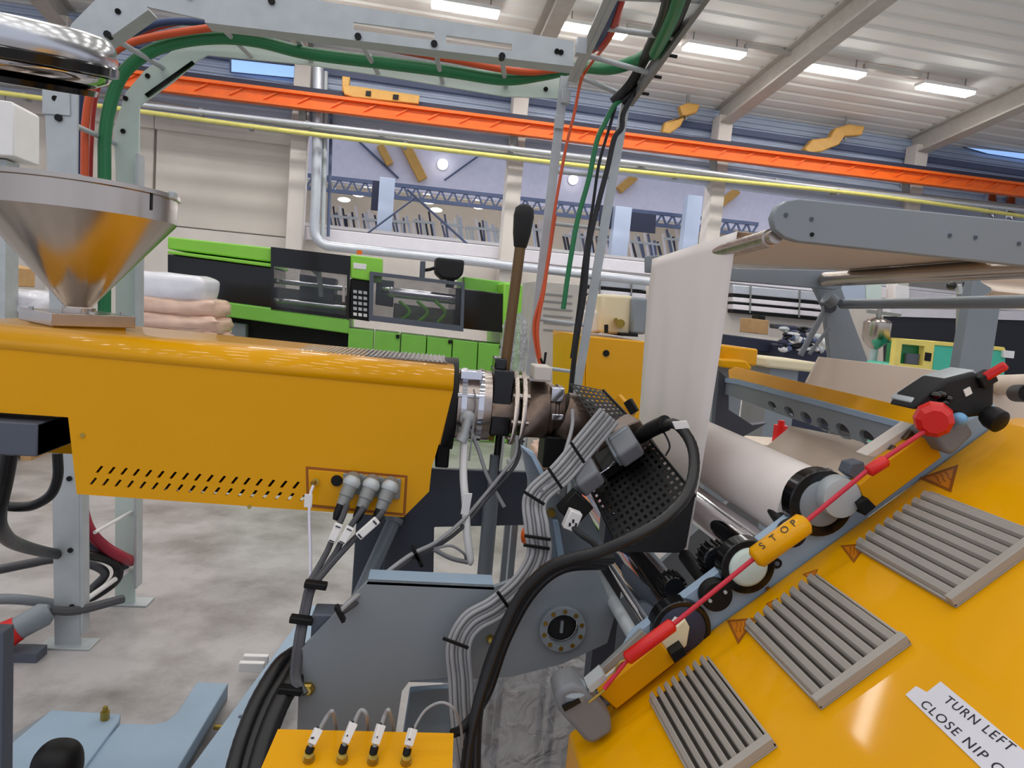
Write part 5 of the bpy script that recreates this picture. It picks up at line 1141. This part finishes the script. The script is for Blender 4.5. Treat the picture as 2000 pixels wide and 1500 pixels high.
for k, ch in enumerate('STOP'): text('letter', ch, ps_+u*(.0195*k), u, v5, .0155, 'ink', hd, .0003)
thing('pull_cord', 'red emergency pull cord with red sleeves and yellow stop handle', 'cord', P)
sw = [add('lower_housing', pp([(1820, 846), (1888, 822), (1904, 848), (1862, 890), (1846, 884)], YS-.01, .06), 'grey_plastic', bev=.006, seg=3),
      add('switch_body', pp([(1782, 800), (1800, 775), (1850, 742), (1905, 728), (1944, 744), (1942, 790), (1928, 812), (1892, 816), (1836, 800)], YS, .06), 'black_matt', bev=.005),
      add('top_plate', pp([(1778, 786), (1782, 780), (1846, 738), (1902, 722), (1912, 732), (1862, 762), (1796, 798)], YS+.012, .05), 'galv', bev=.002),
      add('top_knob', lathe(at(1874, 744, YS+.02), V((-.35, -.4, 1)), [(0, .016), (.006, .0155), (.009, .011), (.009, .004), (.006, 0.003)], 24), 'slate'),
      add('stop_button', lathe(at(1822, 816, YS-.012), V((-.45, -.75, -.1)), [(-.02, .016), (0, .026), (.008, .0285), (.022, .026), (.03, .018)], 10), 'red', smooth=25),
      add('blue_nipple', ball(at(1874, 818, YS-.02), .011, .012, .01, 14, 10), 'light_blue'),
      add('reset_knob', lathe(at(1925, 808, YS-.01), V((.2, -.8, -.3)), [(0, .014), (.01, .018), (.026, .018), (.03, .012)], 20), 'black', smooth=50),
      add('lever_clamp', bar(at(1908, 748, YS), at(1936, 732, YS), .022, .02), 'black', bev=.002),
      add('release_lever', bar(at(1922, 738, YS-.005), at(1966, 712, YS-.02), .012, .014), 'red', bev=.004),
      add('symbol_plate', obox(at(1890, 765, YS-.001), V((.005, 0, .003)), V((0, .001, 0)), V((-.003, 0, .005))), 'white'), add('latch_part', J(*[ball(at(x, y, YS-.004), .009, .01, .006, 10, 6) for x, y in ((1828, 772), (1838, 770), (1850, 778), (1842, 786))]), 'black_gloss')]
thing('emergency_switch', 'black and grey emergency switch with red button and red lever', 'switch', sw)

# ---- die guard and connector hoods
N1, N2, F1_, F2_ = at(1208, 1070, 1.2), at(1358, 968, 1.2), at(1148, 945, 1.38), at(1270, 860, 1.38)
n6 = (F2_-F1_).cross(N1-F1_).normalized(); n6 = -n6 if n6.z < 0 else n6
def psheet(A, B, C, D_, nu, nv, fr_, t):
    vs, fs = [], []
    bl = lambda a, b: A*(1-a)*(1-b)+B*a*(1-b)+D_*a*b+C*(1-a)*b
    g = (1-fr_)/2
    for i in range(nu):
        for j in range(nv):
            k = len(vs)
            for q in (0, 1):
                off = n6*(-t*q)
                for a, b in ((0, 0), (1, 0), (1, 1), (0, 1), (g, g), (1-g, g), (1-g, 1-g), (g, 1-g)): vs.append(bl((i+a)/nu, (j+b)/nv)+off)
            for s in range(4):
                e = (s+1) % 4
                fs += [(k+s, k+e, k+4+e, k+4+s), (k+8+s, k+12+s, k+12+e, k+8+e), (k+4+s, k+4+e, k+12+e, k+12+s)]
    return vs, fs
P = [add('perforated_cover', psheet(F1_, F2_, N1, N2, 13, 11, .5, .0015), 'black', smooth=0)]
P.append(add('front_cover', prism([N1, N2, at(1340, 1068, 1.2), at(1330, 1080, 1.2), at(1212, 1078, 1.2)], V((0, .002, 0))), 'black_matt', smooth=0))
P.append(add('cover_edge', J(*[bar(a, b, .004, .004) for a, b in ((N1, N2), (N2, F2_), (N1, F1_))]), 'black', smooth=0))
u0_, u1_, u2_, u3_ = at(1112, 748, 1.62), at(1178, 762, 1.62), at(1184, 858, 1.42), at(1250, 838, 1.42)
P.append(add('perforated_hood', psheet(u0_, u1_, u2_, u3_, 7, 11, .5, .0015), 'black', smooth=0))
P.append(add('hood_edge', bar(u1_, u3_, .004, .006), 'black', smooth=0))
P.append(add('die_body', J(prism([at(a, b, 1.4) for a, b in ((1175, 850), (1250, 820), (1290, 880), (1310, 960), (1240, 1000), (1150, 940))], V((0, .28, 0)))), 'brown_steel', bev=.003))
P.append(add('die_lip', prism([at(a, b, 1.34) for a, b in ((1180, 980), (1290, 920), (1320, 1010), (1250, 1060))], V((0, .36, 0))), 'black_matt', bev=.003))
P.append(add('heater_plate', prism([at(a, b, 1.4) for a, b in ((1160, 955), (1275, 875), (1300, 915), (1190, 1000))], V((0, .02, 0))), 'card'))
ud = (F2_-F1_).normalized(); vd = (N1-F1_).normalized()
for (x, y, D_) in ((1222, 870, 1.345), (1145, 926, 1.33)):
    c = at(x, y, D_)
    h = add('connector_hood', obox(c, ud*.0255, vd*.036, n6*.02), 'grey_plastic', bev=.007, seg=3); P.append(h)
    add('hood_base', obox(c-vd*.012-n6*.005-ud*.008, ud*.024, vd*.034, n6*.016), 'slate', h, bev=.004)
    add('hood_rib', obox(c-vd*.02+n6*.0195, ud*.022, vd*.003, n6*.002), 'slate', h, bev=.001)
P.append(add('socket_block', obox(at(1190, 900, 1.37), ud*.024, vd*.03, n6*.012), 'black', bev=.003))
P.append(add('locking_wire', tube(ats([(1172, 925, 1.32), (1188, 914, 1.32), (1200, 902, 1.33)]), .0016), 'chrome'))
P.append(add('die_support', bar(at(1200, 1010, 1.45), V((at(1200, 1010, 1.45).x, 1.45, .1)), .05, .05), 'slate_dark'))
P.append(add('support_foot', box(at(1200, 1010, 1.45).x-.1, at(1200, 1010, 1.45).x+.1, 1.38, 1.52, 0, .1), 'slate_dark'))
thing('film_die', 'black perforated die guard with two grey connector hoods', 'guard', P)
c = at(1100, 1002, 1.29); c2 = at(1117, 1015, 1.27)
P = [add('proximity_body', J(obox(c2, V((.012, 0, -.004)), V((0, .012, 0)), V((.006, 0, .018)))), 'white', bev=.002), add('sensor_back', obox(at(1122, 990, 1.3), V((.02, 0, -.016)), V((0, .015, 0)), V((.016, 0, .02))), 'black', bev=.003),
     add('sensor_cable', tube(ats([(1110, 1022, 1.27), (1135, 1044, 1.25), (1160, 1062, 1.24), (1176, 1086, 1.23)]), .006), 'cable_black')]
for k in range(3): P.append(add('print_mark', obox(c2+V((-.006+.006*k, -.0125, -.006+.007*(k % 2))), V((.002, 0, 0)), V((0, .0004, 0)), V((0, 0, .0035))), 'ink'))
thing('sensor_block', 'white labelled sensor block below the perforated guard', 'sensor', P)
yl = [add('handle_bar', bar(at(1206, 776, 2.3), at(1236, 812, 2.25), .022, .03), 'yellow', bev=.002), add('rubber_pad', bar(at(1226, 782, 2.24), at(1240, 806, 2.22), .02, .03), 'black', bev=.003), add('post', bar(at(1220, 796, 2.32), V((at(1220, 796, 2.32).x, 2.35, 0)), .03, .03), 'slate')]
thing('clamp_tool', 'yellow clamp tool with black pad left of the white film web', 'handle', yl)

# ---- the film web
def web(name, pts, m, label):
    return pts
NW, NH = 10, 26
tn, tf_ = at(1440, 452, 1.28), at(1274, 506, 1.75); bn, bf = at(1338, 1100, 1.28), at(1238, 930, 1.75)
rows = []
for i in range(NH+1):
    a, b = tn.lerp(bn, i/NH), tf_.lerp(bf, i/NH)
    rows.append([a.lerp(b, j/NW)+V((.0035*math.sin(j*1.7+i*.12)*min(1, i/6), 0, 0)) for j in range(NW+1)])
w1 = add('falling_web', sheet(rows, 0, 0, 0), 'film', thick=.0008, smooth=80)
ft, nt_ = V((f1.x, 1.75, f1.z+.021)), V((f1.x, 1.28, f1.z+.021))
rows = []
for i in range(13):
    a, b = tn.lerp(nt_, i/12), tf_.lerp(ft, i/12)
    rows.append([a.lerp(b, j/NW) for j in range(NW+1)])
w2 = add('upper_web', sheet(rows, 0, 0, 0), 'film_beige', thick=.0008, smooth=80)
w3 = add('far_web', sheet([[at(1926+j*14, 538+j*1.5+i*6, 1.7)+V((0, .02*math.sin(i), 0)) for j in range(11)] for i in range(11)], 0, 0, 0), 'film_beige', thick=.0008, smooth=80)
A, B, C, D_ = at(1490, 878, 1.6), at(1634, 962, 1.28), at(1775, 878, 1.28), at(1545, 832, 1.6)
w4 = add('inclined_web', sheet([[A.lerp(B, j/6).lerp(D_.lerp(C, j/6), i/6) for j in range(7)] for i in range(7)], 0, 0, 0), 'film_beige', thick=.0008, smooth=80)
thing('film_web', 'white film web falling from the grey swing arm behind the guard', 'film', [w1, w2, w3, w4])
P = [add('core_roll', cyl(at(1530, 930, 2.6), at(1560, 870, 2.6)+V((.02, .3, 0)), .05, n=24), 'card')]
c = at(1524, 842, 2.7)
solo(add('red_canister', J(cyl(c+V((0, 0, -.045)), c+V((0, 0, .025)), .028, n=20), cyl(c+V((0, 0, .025)), c+V((0, 0, .045)), .014, n=14)), 'red', smooth=40), 'small red canister beneath the slotted beam', 'canister')
c = at(1548, 908, 2.75); bpy.data.objects.remove(P[0])
solo(add('paper_reel', lathe(V((c.x, c.y-.0, 0)), V((0, 0, 1)), [(0, .36), (c.z+.04, .36), (c.z+.04, .05), (c.z+.0, .05)], 48), 'film_beige', smooth=35), 'beige film reel standing under the slotted beam', 'reel') if 0 else None
c = at(1524, 842, 2.7)
solo(add('side_table', J(box(c.x-.12, c.x+.12, c.y-.1, c.y+.1, c.z-.065, c.z-.045), *[box(c.x+a, c.x+a+.02, c.y+b, c.y+b+.02, 0, c.z-.065) for a in (-.11, .09) for b in (-.09, .07)]), 'film_beige'), 'beige side table under the small red canister', 'table')
oc = at(1022, 1042, 2.1)
solo(add('end_cap', J(lathe(oc, V((1, -.6, 0)), [(0, .02), (.006, .03), (.03, .03)], 24), bar(oc+V((.01, 0, 0)), V((oc.x+.01, oc.y, 0)), .02, .02)), 'orange', smooth=40), 'orange end cap on a post right of the dark support column', 'cap')
cv_ = None
# small printed sheet tied behind the lever and bag of scraps by the elbow
c = at(1002, 690, 2.4)
solo(add('clear_bag', ball(c, .045, .05, .13, 24, 18, .7, .3, 12), 'poly_film', smooth=80), 'clear bag hanging behind the lever foot', 'bag')
solo(add('bag_hook', bar(c+V((.0, .03, .12)), V((c.x, 2.6, 0)), .012, .012), 'galv'), 'thin stand holding the clear bag behind the lever', 'stand')
c = at(1070, 890, 2.2)
solo(add('waste_bag', ball(c, .055, .08, .05, 24, 16, .7, .4, 12), 'bag_pink', smooth=80), 'pinkish crumpled film scrap under the melt elbow', 'bag')
solo(add('scrap_table', J(box(c.x-.12, c.x+.1, 2.1, 2.32, c.z-.06, c.z-.045), *[box(c.x+a, c.x+a+.02, b, b+.02, 0, c.z-.06) for a in (-.11, .07) for b in (2.11, 2.29)]), 'slate', bev=.002), 'small grey table under the pinkish film scrap', 'table')
